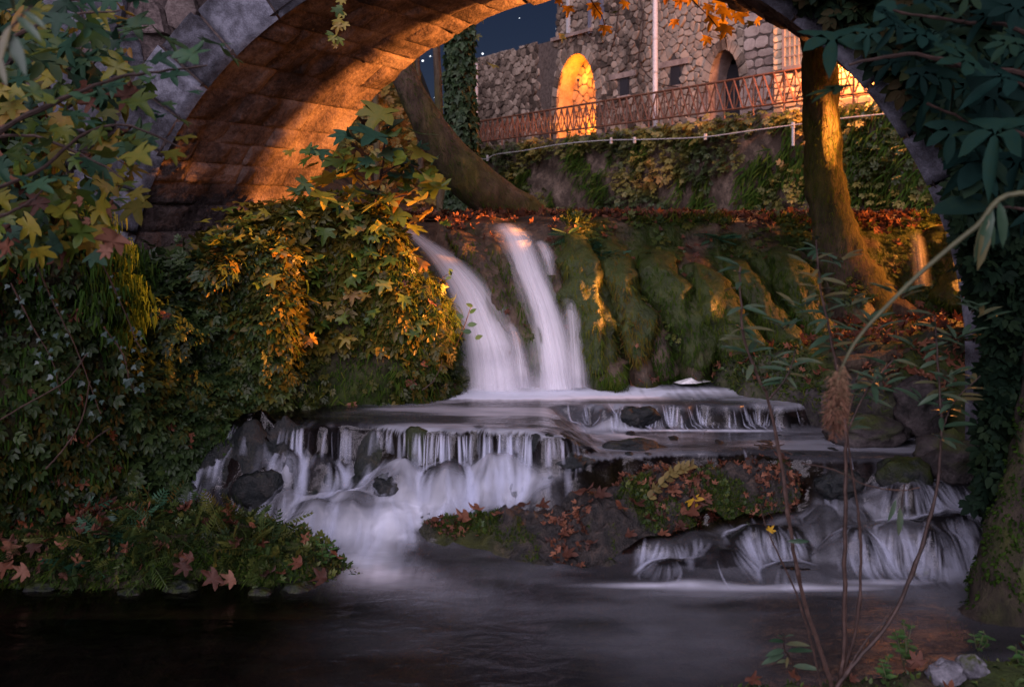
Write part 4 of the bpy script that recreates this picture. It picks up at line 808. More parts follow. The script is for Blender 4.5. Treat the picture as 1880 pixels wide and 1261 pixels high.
# arch voussoirs, niche interiors
for ai, (t0, t1, zs, zt2, dp) in enumerate(ARCH):
    cm, hw, hh = (t0 + t1) / 2, (t1 - t0) / 2, zt2 - zs; n = 17 if ai == 0 else 13
    for i in range(n):
        a0, a1 = pi - pi * (i + .06) / n, pi - pi * (i + .94) / n; q = []
        for o in (WO - .05, WO + .07):
            for (a, r) in ((a0, 0), (a1, 0), (a1, .34), (a0, .34)): q.append(T(cm + (hw + r) * cos(a), zs + (hh + r) * sin(a), o))
        put('voussoir', np.array(q), [(4, 5, 6, 7), (0, 1, 5, 4), (1, 2, 6, 5), (2, 3, 7, 6), (3, 0, 4, 7)], M['rubble'], house)
    for sd, tt in ((-1, t0), (1, t1)):      # jamb stones
        z = FLOOR
        while z < zs - .05:
            h = min(rs.uniform(.28, .45), zs - z); w_ = rs.uniform(.22, .4); box('jamb_stone', tt if sd > 0 else tt - w_, tt + w_ if sd > 0 else tt, z + .01, z + h - .01, WO - .05, WO + .06, M['ashlar'] if ai else M['rubble'], house); z += h
    # reveal (intrados) and back
    aa = np.linspace(pi, 0, 21); pr = [(t0, FLOOR)] + [(cm + hw * cos(a), zs + hh * sin(a)) for a in aa] + [(t1, FLOOR)]; pr = np.array(pr)
    V = np.concatenate([T(pr[:, 0], pr[:, 1], WO + .0), T(pr[:, 0], pr[:, 1], WO - dp)]); m = len(pr)
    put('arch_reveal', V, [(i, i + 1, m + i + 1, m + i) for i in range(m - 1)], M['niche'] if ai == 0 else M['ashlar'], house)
    if ai == 0:
        box('niche_back', t0 - .05, t1 + .05, FLOOR, zt2 + .05, WO - dp - .12, WO - dp - .02, M['mortar'], house)
        for c, p in voronoi(t0, t1, FLOOR, zt2, .32, 1.2, seed=33):
            if c[1] > arch_top(c[0], t0, t1, zs, zt2): continue
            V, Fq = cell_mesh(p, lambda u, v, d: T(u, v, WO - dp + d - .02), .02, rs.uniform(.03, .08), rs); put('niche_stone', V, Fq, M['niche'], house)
        box('niche_floor', t0 - .05, t1 + .05, FLOOR - .1, FLOOR - .002, WO - dp - .1, WO, M['mortar'], house)
    else:
        d = box('dark_opening', t0 + .05, t1 - .05, FLOOR, zs + .9, WO - dp - .1, WO - dp, M['void'], house)  # dark panel standing in for the unlit doorway
# small windows with lintels
for (a, b, z0, z1) in WINS:
    w = box('window', a, b, z0, z1, WO - .1, WO + .025, M['void'], house)
    box('lintel', a - .55, b + .45, z1 + .01, z1 + .2, WO - .05, WO + .075, M['ashlar'], house)
    box('sill', a - .1, b + .1, z0 - .12, z0 - .01, WO - .05, WO + .09, M['ashlar'], house)
# pale block wall beside the second arch
def blocks(t0, t1, z0, z1, off, parent, name, mat, hmin=.24, hmax=.42, wmin=.3, wmax=.7):
    z = z0
    while z < z1:
        h = rs.uniform(hmin, hmax); t = t0
        while t < t1 - .02:
            w_ = min(rs.uniform(wmin, wmax), t1 - t)
            if t1 - t - w_ < .15: w_ = t1 - t
            q = np.array([(t + .012, z + .012), (t + w_ - .012, z + .012), (t + w_ - .012, z + h - .012), (t + .012, z + h - .012)])
            V, Fq = cell_mesh(q, lambda u, v, d: T(u, v, off + d), .004, rs.uniform(.02, .06), rs); put(name, V, Fq, mat, parent); t += w_
        z += h
tS = tpx(1419, WO + .7)
tQ2 = tpx(1424, WO)
box('wall', tQ, tQ2 + .6, FLOOR, 14.5, WO - .5, WO, M['mortar'], house); blocks(tQ, tQ2 + .3, FLOOR, 9.6, WO, house, 'wall_block', M['ashlar'])
tower = empty('house_tower', T(tS + 2, FLOOR, WO + .4), 'warmly lamplit stone wing with a barred window at the railing end', 'house')
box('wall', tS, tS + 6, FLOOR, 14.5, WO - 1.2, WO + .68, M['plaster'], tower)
wz0, wz1 = zpx(1465, 120, WO + .7), zpx(1465, 30, WO + .7); tw0, tw1 = tpx(1444, WO + .7), tpx(1478, WO + .7)
blocks(tS, tw0 - .1, FLOOR, 9.2, WO + .69, tower, 'wall_block', M['plaster'], .14, .24, .25, .6)
blocks(tw1 + .1, tS + 4.5, FLOOR, 8.6, WO + .69, tower, 'wall_block', M['plaster'], .16, .28, .3, .7)
blocks(tw0 - .1, tw1 + .1, FLOOR, wz0 - .15, WO + .69, tower, 'wall_block', M['plaster'], .14, .24, .3, .6)
win = box('window', tw0, tw1, wz0, wz1, WO + .66, WO + .72, M['plaster'], tower)
for (a, b, c, d) in ((tw0 - .08, tw0, wz0 - .08, wz1), (tw1, tw1 + .08, wz0 - .08, wz1), (tw0, tw1, wz0 - .16, wz0)): box('frame', a, b, c, d, WO + .70, WO + .80, M['frame'], win)
for i in range(1, 4): box('bar', tw0 + (tw1 - tw0) * i / 4 - .015, tw0 + (tw1 - tw0) * i / 4 + .015, wz0, wz1, WO + .75, WO + .78, M['frame'], win)
for i in range(1, 5): box('bar', tw0, tw1, wz0 + (wz1 - wz0) * i / 5 - .015, wz0 + (wz1 - wz0) * i / 5 + .015, WO + .76, WO + .79, M['frame'], win)
# drainpipe-like strips on the house front and beams over the garden wall
for px in (1046, 1086, 1108): box('wall_strip', tpx(px, WO) - .07, tpx(px, WO) + .07, zpx(px, 62, WO), 10.9, WO, WO + .12, M['frame'] if px != 1046 else M['cable'], house)
box('ledge', tW - .2, tpx(1090, WO), zpx(1060, 66, WO), zpx(1060, 60, WO), WO - .1, WO + .16, M['ashlar'], house)
# terrace floor, retaining wall
tR0, tR1 = -3.0, 24.0
def terr(name, t0, t1, z0, z1, o0, o1, mat): 
    c = np.array([T(t, z, o) for o in (o0, o1) for t in (t0, t1) for z in (z0, z1)]).reshape(-1, 3)
    return put(name, c, [(0, 1, 3, 2), (4, 6, 7, 5), (0, 4, 5, 1), (2, 3, 7, 6), (1, 5, 7, 3), (0, 2, 6, 4)], mat)
terr('terrace', tR0, tR1, FLOOR - .2, FLOOR - .004, -3.0, .12, M['mortar'])['kind'] = 'structure'
rt = np.linspace(tR0, tR1, 160); rz = np.linspace(1.8, FLOOR - .02, 30); RT, RZ = np.meshgrid(rt, rz, indexing='ij')
RO = .15 + .5 * (1 - (RZ - 1.8) / 3) + (fbm(RT * 1.2, RZ * 1.5, o=4) - .5) * .5
RV = T(RT, RZ, RO)
rwall = put('retaining_wall', RV.reshape(-1, 3), grid_faces(*RT.shape), M['rubble'], smooth=True)
tag(rwall, 'overgrown retaining wall below the iron railing', 'wall')
pos, nor, k = sample_grid(RV, 5600, sstep(.42, .56, fbm(RT * .9, RZ * 1.1, 3., o=3)) + .9 * (RZ > 4.2) ); nor = np.where((nor @ N_)[:, None] < 0, -nor, nor); n = len(pos)
cl = fbm(pos[:, 0] * .9, pos[:, 2] * 1.3, pos[:, 1] * .5, o=3)
inst('wall_creeper', SPRIG, pos + nor * rng.uniform(.02, .30, (n, 1)), bases(np.array([0, 0, -.6]) + nor * .7 + rj(n, .5), nor + np.array([0, 0, .9]) + rj(n, .4)), rng.uniform(.10, .30, n), M['hill_t'], tint=np.clip((cl - .34) * 1.9 + rng.normal(size=n) * .1, 0, 1), label='green and yellow creepers hanging down the retaining wall', cat='creeper')
inst('hanging_grass', BLADE, *(lambda q: (q[0] + q[1] * .1, bases(np.array([0, 0, -1.]) + q[1] * .8 + rj(5000, .35), q[1]), rng.uniform(.2, .55, 5000)))(sample_grid(RV, 5000, (fbm(RT * 1.1, RZ * .7, 8., o=3) > .48).astype(float))), M['moss_t'], label='tufts of dry grass hanging from the retaining wall', cat='grass', tint=rng.uniform(.05, .55, 5000))
# ------------------------------------------------------------------ iron railing
rail = empty('iron_railing', T(8, FLOOR, 0), 'rusty brown iron railing with crossed bars along the terrace', 'railing')
zr0, zr1 = 5.05, 5.90
def bar(name, a, b, r=.018, n=5): put(name, *tube([a, b], r, n), M['rust'], rail)
bar('top_rail', T(-.2, zr1), T(22, zr1), .04); bar('bottom_rail', T(-.2, zr0), T(22, zr0), .034)
tpos = np.arange(0, 21.6, .36)
for i, t in enumerate(tpos):
    bar('post', T(t, FLOOR - .05 if i % 3 == 0 else zr0), T(t, zr1), .032 if i % 3 == 0 else .020)
    if i < len(tpos) - 1:
        bar('diagonal_bar', T(t + .02, zr1 - .01, .02), T(t + .34, zr0 + .01, .02), .024); bar('diagonal_bar', T(t + .02, zr0 + .01, -.02), T(t + .34, zr1 - .01, -.02), .024)
# white pole, white post, cable
tp = tpx(1203, -.35); pole = empty('white_pole', T(tp, FLOOR, -.35), 'tall white metal pole standing behind the iron railing', 'pole')
put('shaft', *tube([T(tp, FLOOR, -.35), T(tp, 8, -.35), T(tp, 11.5, -.35)], .085, 12), M['white'], pole)
for z in (6.6, 7.7, 9.0): put('clamp', *tube([T(tp, z, -.35), T(tp, z + .07, -.35)], .1, 12), M['cable'], pole)
tp = tpx(874, -.3)
put('white_post', *tube([T(tp, FLOOR, -.3), T(tp, zpx(874, 118, -.3), -.3)], .085, 10), M['white']); tag(bpy.data.objects['white_post'], 'slim white post beside the ivy covered trunk', 'post')
cab = empty('pipe_run', T(10, 4.2, 1.0), 'pale pipe running along the overgrown retaining wall', 'pipe')
cpts = [(872, 290), (893, 292), (910, 284), (960, 277), (1030, 265), (1110, 258), (1200, 256), (1290, 252), (1380, 240), (1470, 228), (1560, 216), (1650, 207), (1740, 198)]
q = np.array([T(tpx(x, .85), zpx(x, y, .85), .85) for x, y in cpts]); put('pipe', *tube(spline(q, 70), .016, 6), M['cable'], cab)
for x, y in ((895, 290), (1122, 258), (1165, 257), (1295, 251), (1456, 230)): put('bracket', *tube([T(tpx(x, .8), zpx(x, y + 6, .8), .8), T(tpx(x, .8), zpx(x, y - 5, .8), .8)], .05, 6), M['cable'], cab)
put('bracket', *tube([T(tpx(1456, .8), zpx(1456, 268, .8), .8), T(tpx(1456, .8), zpx(1456, 236, .8), .8)], .04, 6), M['cable'], cab)

# ------------------------------------------------------------------ lamps
WARM = (1.0, .31, .06)
def lamp(name, label, loc, power, rad=.12, col=WARM):
    e = empty(name, loc, label, 'lamp')
    put('lamp_body', *tube([np.array(loc) + (0, 0, -.26), np.array(loc) + (0, 0, -.16)], [.05, .06], 10), M['black'], e)
    put('lamp_foot', *tube([np.array(loc) + (0, 0, -.55), np.array(loc) + (0, 0, -.26)], [.018, .018], 8), M['black'], e)
    l = bpy.data.lights.new('lamp_light', 'POINT'); l.energy = power; l.color = col; l.shadow_soft_size = rad
    o = bpy.data.objects.new('lamp_light', l); sc.collection.objects.link(o); o.parent = e; return e
def spot(name, label, loc, aim, power, cone, blend=.25, rad=.05, col=WARM):
    e = empty(name, loc, label, 'lamp'); d = nrmz(np.array(aim, float) - loc)
    put('lamp_body', *tube([np.array(loc) - d * .22, np.array(loc) - d * .05], [.06, .10], 10), M['black'], e)
    put('lamp_foot', *tube([np.array(loc) - d * .14, np.array(loc) - d * .14 + (0, 0, -.9)], [.03, .03], 8), M['black'], e)
    l = bpy.data.lights.new('lamp_light', 'SPOT'); l.energy = power; l.color = col; l.shadow_soft_size = rad; l.spot_size = R_(cone); l.spot_blend = blend
    o = bpy.data.objects.new('lamp_light', l); sc.collection.objects.link(o); o.parent = e; o.rotation_euler = Vector((-d).tolist()).to_track_quat('Z', 'Y').to_euler(); return e
spot('floodlight', 'warm floodlight behind the bridge abutment washing the arch', (5.35, 7.19, 2.5), (-2.2, 7.9, 3.25), 8000, 29, .12)
spot('floodlight', 'low warm floodlight beside the pier facing the bush across the stream', (3.84, 7.31, 1.40), (-1.8, 6.58, 1.62), 13000, 20, 1.0)
lamp('garden_lamp', 'warm lamp behind the pier lighting the mossy tree', (4.85, 7.95, 2.05), 330, .06)
spot('floodlight', 'warm uplight behind the pier aimed into the yellow leaves', (5.0, 8.3, 2.2), (2.1, 8.9, 4.15), 900, 34, .5)
lamp('wall_lamp', 'warm lamp standing on the terrace in front of the tower', tuple(T(tpx(1540, .3), 6.5, .28)), 1500, .1)
NW = (1, .27, .02)
lamp('niche_lamp', 'warm lamp on the floor of the glowing arched niche', tuple(T((tA0 + tA1) / 2, FLOOR + .58, WO - .12)), 150, .1, NW)
lamp('niche_lamp', 'warm lamp near the top of the glowing arched niche', tuple(T((tA0 + tA1) / 2 - .2, zA - .75, WO - .22)), 110, .1, NW)

# ------------------------------------------------------------------ leaf objects on plants
LM = {}
def leafmesh(key, tmpls, mat):
    LM[key] = [mesh_np(key, tv, tf, M[mat], True) for tv, tf in tmpls]
leafmesh('plane', PLANE + CURLED[:3], 'plane_o'); leafmesh('maple', PLANE + CURLED[:4], 'maple_o'); leafmesh('fig', FIG, 'fig_o'); leafmesh('oleander', [LANCE], 'ole_o'); leafmesh('yellow', PLANE, 'yellow_o')
leafmesh('fallen', CURLED, 'brown_o'); leafmesh('dried', [CURLED[0], OVAL], 'dried_o'); leafmesh('herb', [OVAL], 'herb_o'); leafmesh('frond', [FROND], 'fern_o'); leafmesh('ivy', [IVY], 'ivy_o'); leafmesh('figblade', [LANCE, OVAL], 'fig_o')
def leaf(parent, key, pos, yd, ndv, size, name='leaf'):
    B = bases(np.array([yd], float), np.array([ndv], float))[0]; ms = LM[key]; me = ms[rng.integers(len(ms))]
    o = bpy.data.objects.new(name, me); sc.collection.objects.link(o)
    o.rotation_euler = Matrix(B.tolist()).to_euler(); o.scale = (size * rng.uniform(.9, 1.1), size, size)
    o.location = np.asarray(pos, float) - (wloc(parent) if parent else 0)
    if parent: o.parent = parent
    return o
def pixpath(pts, Y, n=24):
    Y = np.broadcast_to(Y, (len(pts),)); return spline([P(x, y, d) for (x, y), d in zip(pts, Y)], n)
def stem(parent, pts, Y, r0, r1, mat='twig', name='stem', n=24, k=6):
    q = pixpath(pts, Y, n); q = q + rj(n, .18 * r0); return put(name, *tube(q, np.linspace(r0, r1, n) * (1 + .35 * (rng.random(n) > .82)), k), M[mat], parent), q

# ------------------------------------------------------------------ trees beyond the arch
def trunk(parent, pts, Y, wpx, mat='bark', n=40, k=14, rough=.12, seed=1, moss=.5):
    q = pixpath(pts, Y, n); w = np.interp(np.linspace(0, len(pts) - 1, n), range(len(pts)), wpx) * q[:, 1] / F / 2
    V, Fq = tube(q, w, k, cap=False, rough=rough, seed=seed); m = fbm(V[:, 0] * 3 + seed, V[:, 1] * 3, V[:, 2] * 2, 4) + moss - .5
    o = put('trunk', V, Fq, M[mat], parent, smooth=True, attrs={'moss': m}); return o, q, w, V.reshape(n, k, 3)
def on_tube(V3, n, cond=None):
    V4 = np.concatenate([V3, V3[:, :1]], 1); c = V3.mean(1); pos, nor, k = sample_grid(V4, n); i = k // V3.shape[1]; rad_ = nrmz(pos - c[np.clip(i, 0, len(c) - 1)]); return pos, rad_
t1 = empty('mossy_tree', P(1600, 585, 8.2), 'thick mossy tree trunk standing on the ledge in front of the railing', 'tree')
o, q, w, V3 = trunk(t1, [(1440, -420), (1475, -180), (1497, 20), (1505, 120), (1508, 220), (1514, 310), (1528, 400), (1550, 480), (1588, 545), (1618, 610), (1625, 680)], 8.2, [54, 58, 62, 64, 66, 70, 78, 90, 106, 130, 150], n=80, k=26, rough=.22, moss=.62)
pos, nr = on_tube(V3, 9000); n = len(pos)
inst('moss', BLADE, pos, bases(np.array([0, 0, -1.]) + nr * .5 + rj(n, .3), nr), rng.uniform(.018, .06, n), M['moss_t'], parent=t1, tint=np.clip(.25 + .55 * fbm(pos[:, 0] * 5, pos[:, 2] * 3, pos[:, 1] * 5, o=3) + rng.normal(size=n) * .1, 0, 1))
for pts in ([(1600, 560), (1660, 575), (1710, 610), (1745, 665)], [(1590, 570), (1630, 610), (1660, 660)], [(1560, 540), (1530, 600), (1520, 670)]):
    qq = pixpath(pts, [8.15, 8.0, 7.85, 7.75][:len(pts)], 14); V, Fq = tube(qq, np.linspace(.14, .05, 14), 10, rough=.35, seed=3); put('root', V, Fq, M['bark'], t1, smooth=True)
for pts, Y in (([(1490, -60), (1400, -180), (1280, -220), (1180, -190)], 8.6), ([(1480, -150), (1560, -300), (1680, -380)], 8.6), ([(1465, -260), (1300, -420), (1100, -430)], 9)):
    stem(t1, pts, Y, .14, .04, 'bark', 'limb')
cp = P(1380, -420, 9) + rj(1800, 1) * np.array([2.4, 1.6, .7]); cp = cp[cp[:, 2] > 4.6]
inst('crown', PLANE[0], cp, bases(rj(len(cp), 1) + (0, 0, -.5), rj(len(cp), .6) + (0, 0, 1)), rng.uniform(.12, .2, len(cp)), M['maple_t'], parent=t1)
# yellow leaves hanging on twigs of the tree
for tw, lv in (([(1250, -60), (1262, -10), (1300, 30), (1330, 70), (1335, 95)], [(1225, -2, 36), (1245, 8, 34), (1268, 2, 30), (1300, 22, 34), (1322, 10, 32), (1333, 30, 38), (1347, 20, 34), (1352, 38, 36), (1312, 45, 36), (1320, 52, 34), (1336, 62, 38), (1300, 78, 26)]),
               ([(1370, -40), (1385, 0), (1392, 30)], [(1375, 24, 24), (1392, 30, 26), (1402, 24, 24), (1388, 44, 20)]),
               ([(1060, -60), (1085, 0), (1105, 30), (1112, 55)], [(1026, 6, 20), (1042, 22, 26), (1090, 18, 30), (1100, 30, 28), (1112, 58, 26), (1150, 12, 22), (1238, 46, 26)])):
    s_, q_ = stem(t1, tw, 8.9, .008, .004, 'twig', 'twig', 14, 5); base = wloc(s_)
    for x, y, sz in lv: leaf(s_, 'yellow', P(x, y - sz * .4, 8.9 + rng.uniform(-.15, .15)), (rng.normal() * .5, rng.normal() * .3, -.9), (rng.normal() * .4, -1, .5), sz * 8.9 / F * .72)
t2 = empty('leaning_tree', P(930, 392, 13), 'dark leaning tree trunk with a flared mossy foot behind the ledge', 'tree')
o, q, w, V3 = trunk(t2, [(560, -300), (640, -90), (715, 70), (742, 140), (768, 195), (808, 262), (852, 318), (905, 362), (975, 398), (1010, 412)], 13, [30, 36, 42, 46, 54, 66, 80, 82, 66, 40], k=16, moss=.45, seed=5)
pos, nr = on_tube(V3, 3500); n = len(pos); inst('moss', BLADE, pos, bases(np.array([.5, 0, -1.]) + nr * .5 + rj(n, .3), nr), rng.uniform(.03, .08, n), M['moss_t'], parent=t2, tint=rng.uniform(.05, .5, n))
t3 = empty('ivy_covered_tree', P(846, 395, 17), 'straight tree trunk wrapped in dark ivy left of the white post', 'tree')
o, q, w, V3 = trunk(t3, [(842, -120), (843, 40), (845, 150), (848, 270), (850, 400)], 17, [34, 36, 38, 42, 46], seed=8)
pos, nr = on_tube(V3, 3800); n = len(pos); inst('ivy', IVY, pos + nr * rng.uniform(0, .10, (n, 1)), bases(np.array([0, 0, -1.]) + nr * .6 + rj(n, .4), nr + rj(n, .3)), rng.uniform(.09, .16, n), M['ivy_t'], parent=t3, tint=rng.uniform(0, .55, n))
for i, (px, Y, w_, lab) in enumerate(((806, 19, 15, 'slim bare brown trunk just left of the ivy covered tree'), (690, 21, 12, 'slim trunk among autumn leaves beside the arch soffit'), (770, 23, 10, 'thin pale trunk behind the leaning tree'))):
    tt = empty('slender_tree', P(px, 392, Y), lab, 'tree', 'slim trees beyond the arch'); trunk(tt, [(px - 14, -150), (px - 6, 60), (px, 200), (px + 5, 400)], Y, [w_ * .7, w_ * .85, w_, w_ * 1.3], n=16, k=8, seed=i + 20)
    cp = P(px - 10, -150, Y) + rj(260, 1) * np.array([1.6, 1.2, 1.2]); inst('crown', PLANE[i], cp, bases(rj(260, 1), rj(260, .7) + (0, 0, 1)), rng.uniform(.14, .24, 260), M['hill_t'], parent=tt)
# autumn undergrowth on the slope beyond the arch
hw_ = ((UX > -14) & (UX < -1.7) & (UY > 14) & (UY < 40)).astype(float) * sstep(2.0, 3.2, UZ) + 1e-9
pos, nor, k = sample_grid(UV_, 9000, hw_); n = len(pos)
inst('autumn_undergrowth', SPRIG, pos + np.column_stack([rng.normal(size=n) * .2, rng.normal(size=n) * .2, rng.uniform(0, 1.3, n)**1.5]), bases(rj(n, 1) + (0, -.3, -.1), rj(n, .6) + (0, -.4, 1)), rng.uniform(.2, .45, n), M['hill_t'], tint=np.clip(1.6 * (fbm(pos[:, 0] * .8, pos[:, 1] * .4, pos[:, 2] * .8, o=3) - .2) + rng.normal(size=n) * .12, 0, 1), label='golden autumn shrubs on the slope seen through the left of the arch', cat='undergrowth')
# bare vine on the house front
vine = empty('bare_vine', T(tpx(1180, WO + .15), FLOOR + 4, WO + .15), 'bare twisting vine stems hanging over the stone house front', 'vine')
def tp3(x, y, o=WO + .18): return T(tpx(x, o), zpx(x, y, o), o)
for pts, r in (([(1165, -30), (1178, 15), (1180, 60), (1172, 110), (1190, 140), (1215, 155), (1245, 160)], .022), ([(1155, -20), (1165, 5), (1178, 18)], .015), ([(1140, -20), (1134, 30), (1128, 70), (1120, 95)], .025), ([(1134, 25), (1118, 10), (1105, 12)], .014), ([(1210, -10), (1204, 20), (1198, 50)], .014), ([(1120, 80), (1150, 85), (1175, 75)], .013), ([(1075, 62), (1092, 78), (1110, 94)], .02)):
    put('stem', *tube(spline([tp3(x, y) for x, y in pts], 24), r, 5), M['twig'], vine)

# ------------------------------------------------------------------ plane sapling in front of the far arch edge
sap = empty('plane_sapling', P(690, 400, 6.95), 'young plane sapling with broad green leaves rising before the arch opening', 'sapling')
st, qs = stem(sap, [(672, 420), (690, 365), (702, 310), (706, 265), (712, 228)], 6.95, .014, .006)
stem(sap, [(692, 360), (650, 320), (628, 290)], 6.9, .008, .004); stem(sap, [(700, 320), (745, 300), (790, 330)], 6.9, .008, .004); stem(sap, [(690, 380), (740, 360), (800, 360)], 6.9, .008, .004)
BIG = [(705, 222, 66), (745, 240, 60), (675, 232, 52), (765, 265, 58), (640, 262, 56), (690, 262, 60), (725, 275, 62), (655, 285, 54), (780, 300, 56), (620, 312, 60), (700, 300, 58), (745, 310, 60), (665, 318, 56), (800, 362, 62), (815, 352, 50), (770, 345, 56), (640, 345, 58), (610, 350, 54), (720, 345, 60), (690, 350, 52), (590, 372, 56), (660, 372, 58), (750, 375, 56), (705, 385, 54), (630, 392, 56), (780, 385, 46), (560, 395, 46), (545, 360, 40), (740, 405, 50), (600, 412, 52)]
for x, y, sz in BIG: leaf(sap, 'plane' if y < 300 or rng.random() < .4 else 'maple', P(x, y - sz * .35, 6.9 + rng.uniform(-.2, .15)), (rng.normal() * .9, -.6, -.22 + rng.normal() * .2), (rng.normal() * .3, -.25 + rng.normal() * .2, .95), sz * 6.9 / F * .88)
for k in range(70):
    x, y = rng.normal(690, 70), rng.uniform(270, 425); leaf(sap, 'maple' if rng.random() < .7 else 'plane', P(x, y, 6.95 + rng.uniform(-.15, .25)), (rng.normal() * .8, -.5, -.35), (rng.normal() * .4, -.35 + rng.normal() * .25, .9), rng.uniform(.08, .15))
# bush of maple-like leaves over the bank: the largest leaves one by one
bush = empty('maple_bush', P(560, 560, 6.7), 'dense golden maple-leaved bush on the bank left of the falls', 'bush')
wq = ((bpx > 375) & (bpx < 800) & (bpy_ > 350) & (bpy_ < 640)).astype(float) * np.clip(BT / .86 < 1.06, .2, 1) * sstep(700, 480, bpy_ + .25 * np.abs(bpx - 600)) + 1e-9
pos, nor, k = sample_grid(BV, 290, wq); nor = np.where((nor @ np.array([.3, -1, .1]))[:, None] < 0, -nor, nor)
for p, nn in zip(pos, nor): leaf(bush, 'maple', p + nn * rng.uniform(.03, .16), np.array([rng.normal() * .6, 0, -.6]) + nn * .7, nn * .8 + np.array([rng.normal() * .5, 0, .5 + .6 * rng.random()]), rng.uniform(.06, .12))
for pts in ([(470, 560), (500, 470), (540, 400)], [(600, 560), (610, 470), (600, 380)], [(700, 560), (690, 470), (720, 390)]): stem(bush, pts, 6.95, .012, .005)
# small sprig of leaves reaching in front of the fall
spr = empty('bush_sprig', P(845, 590, 7.0), 'thin yellow green sprig leaning out in front of the broad waterfall', 'sprig')
stem(spr, [(835, 640), (852, 600), (862, 570), (868, 560)], 6.98, .005, .002); stem(spr, [(805, 520), (815, 508), (832, 500)], 6.9, .004, .002)
for x, y, sz in ((852, 582, 20), (862, 575, 16), (868, 563, 14), (858, 597, 18), (866, 610, 18), (872, 622, 16), (845, 600, 16), (818, 512, 12), (828, 506, 12), (832, 498, 10)): leaf(spr, 'herb', P(x, y, 6.97), (rng.normal(), -.2, .3), (0, -1, .5), sz * 7 / F)
twg = empty('bare_twig', P(790, 690, 6.7), 'pale bare twig hanging below the overhanging bush', 'twig')
stem(twg, [(775, 716), (795, 700), (808, 675), (812, 660)], 6.62, .005, .002); stem(twg, [(806, 680), (815, 672), (822, 678)], 6.62, .003, .002)

# ------------------------------------------------------------------ left foreground plane branches
pl = empty('plane_branches', P(60, 420, 3.7), 'plane tree branches with broad blue-green leaves reaching in from the left', 'branch')
for pts, Y, r in (([(-120, 330), (20, 230), (120, 180), (210, 145), (300, 130), (380, 120)], 3.3, .010), ([(-100, 380), (60, 320), (150, 250), (230, 230), (330, 270)], 3.5, .009), ([(-80, 120), (40, 60), (120, 30), (220, 20)], 3.4, .009), ([(-60, 420), (40, 380), (90, 340)], 3.4, .008), ([(-60, 260), (60, 250), (180, 300), (230, 330)], 3.6, .008)):
    stem(pl, pts, Y, r, r * .35, 'twig', 'branch')
LP = [(385, 105, 82), (415, 120, 60), (345, 118, 74), (295, 92, 88), (262, 78, 80), (240, 62, 78), (232, 20, 80), (212, 8, 84), (250, 10, 60), (130, 98, 96), (105, 118, 82), (148, 128, 84), (205, 100, 78), (185, 120, 72), (278, 130, 66), (250, 138, 56), (310, 150, 56), (270, 160, 50), (215, 165, 60), (190, 175, 54), (150, 195, 62), (240, 200, 66), (260, 215, 56), (300, 205, 54), (325, 235, 58), (335, 265, 48), (285, 235, 52), (225, 285, 84), (245, 300, 74), (205, 310, 66), (180, 258, 58), (155, 240, 60), (128, 225, 62), (100, 205, 56), (75, 185, 60), (60, 355, 66), (30, 340, 58), (110, 340, 50), (20, 300, 60), (60, 290, 52), (95, 280, 56), (180, 345, 52), (220, 355, 56), (245, 365, 48), (140, 305, 54), (270, 270, 44), (310, 290, 44), (70, 130, 60), (40, 160, 62), (20, 205, 60), (55, 235, 56), (160, 60, 66), (110, 45, 66), (60, 40, 66), (90, 10, 60), (150, 15, 62), (180, 40, 60), (10, 100, 60), (15, 250, 50), (350, 180, 40)]
for x, y, sz in LP: leaf(pl, 'plane', P(x, y - sz * .3, 3.35 + rng.uniform(-.3, .35)), (.55 + rng.normal() * .7, -.5, -.30 + rng.normal() * .25), (rng.normal() * .35, -.22 + rng.normal() * .25, .95), sz * 3.35 / F * .70 * rng.uniform(.8, 1.1))
for k in range(180):
    x = rng.uniform(-40, 250); y = rng.uniform(-10, 470); x *= 1 - .25 * (y > 380); leaf(pl, 'plane' if rng.random() < .62 else 'maple', P(x, y, rng.uniform(3.6, 4.4)), (.2 + rng.normal() * .7, -.3, -.5), (rng.normal() * .6, -.5 + rng.normal() * .4, .7), rng.uniform(.07, .14))
for k in range(46): x, y = rng.uniform(-20, 290), rng.uniform(150, 470); leaf(pl, 'fallen' if rng.random() < .6 else 'maple', P(x * (1 - .2 * (y > 380)), y, rng.uniform(3.5, 4.3)), (rng.normal() * .6, -.3, -.8), (rng.normal() * .6, -.6, .5), rng.uniform(.05, .11))
ol = empty('oleander_branch', P(-40, 160, 1.9), 'blurred blue-grey oleander sprig hanging in the upper left corner', 'branch')
stem(ol, [(-120, 220), (-30, 110), (30, 40), (60, 10)], 1.9, .005, .002)
for x0, y0, x1, y1 in ((40, 20, 95, 50), (30, 30, 85, 75), (20, 60, 45, 140), (20, 45, -10, 110), (45, 10, 60, -60), (55, 5, 80, -40), (30, 25, 10, -30), (10, 80, 35, 120), (-10, 90, 10, 160), (50, 18, 90, 10)): leaf(ol, 'oleander', P(x0, y0, 1.9), P(x1, y1, 1.85) - P(x0, y0, 1.9), (0, -.7, .7), np.linalg.norm(P(x1, y1, 1.9) - P(x0, y0, 1.9)) * 1.1)
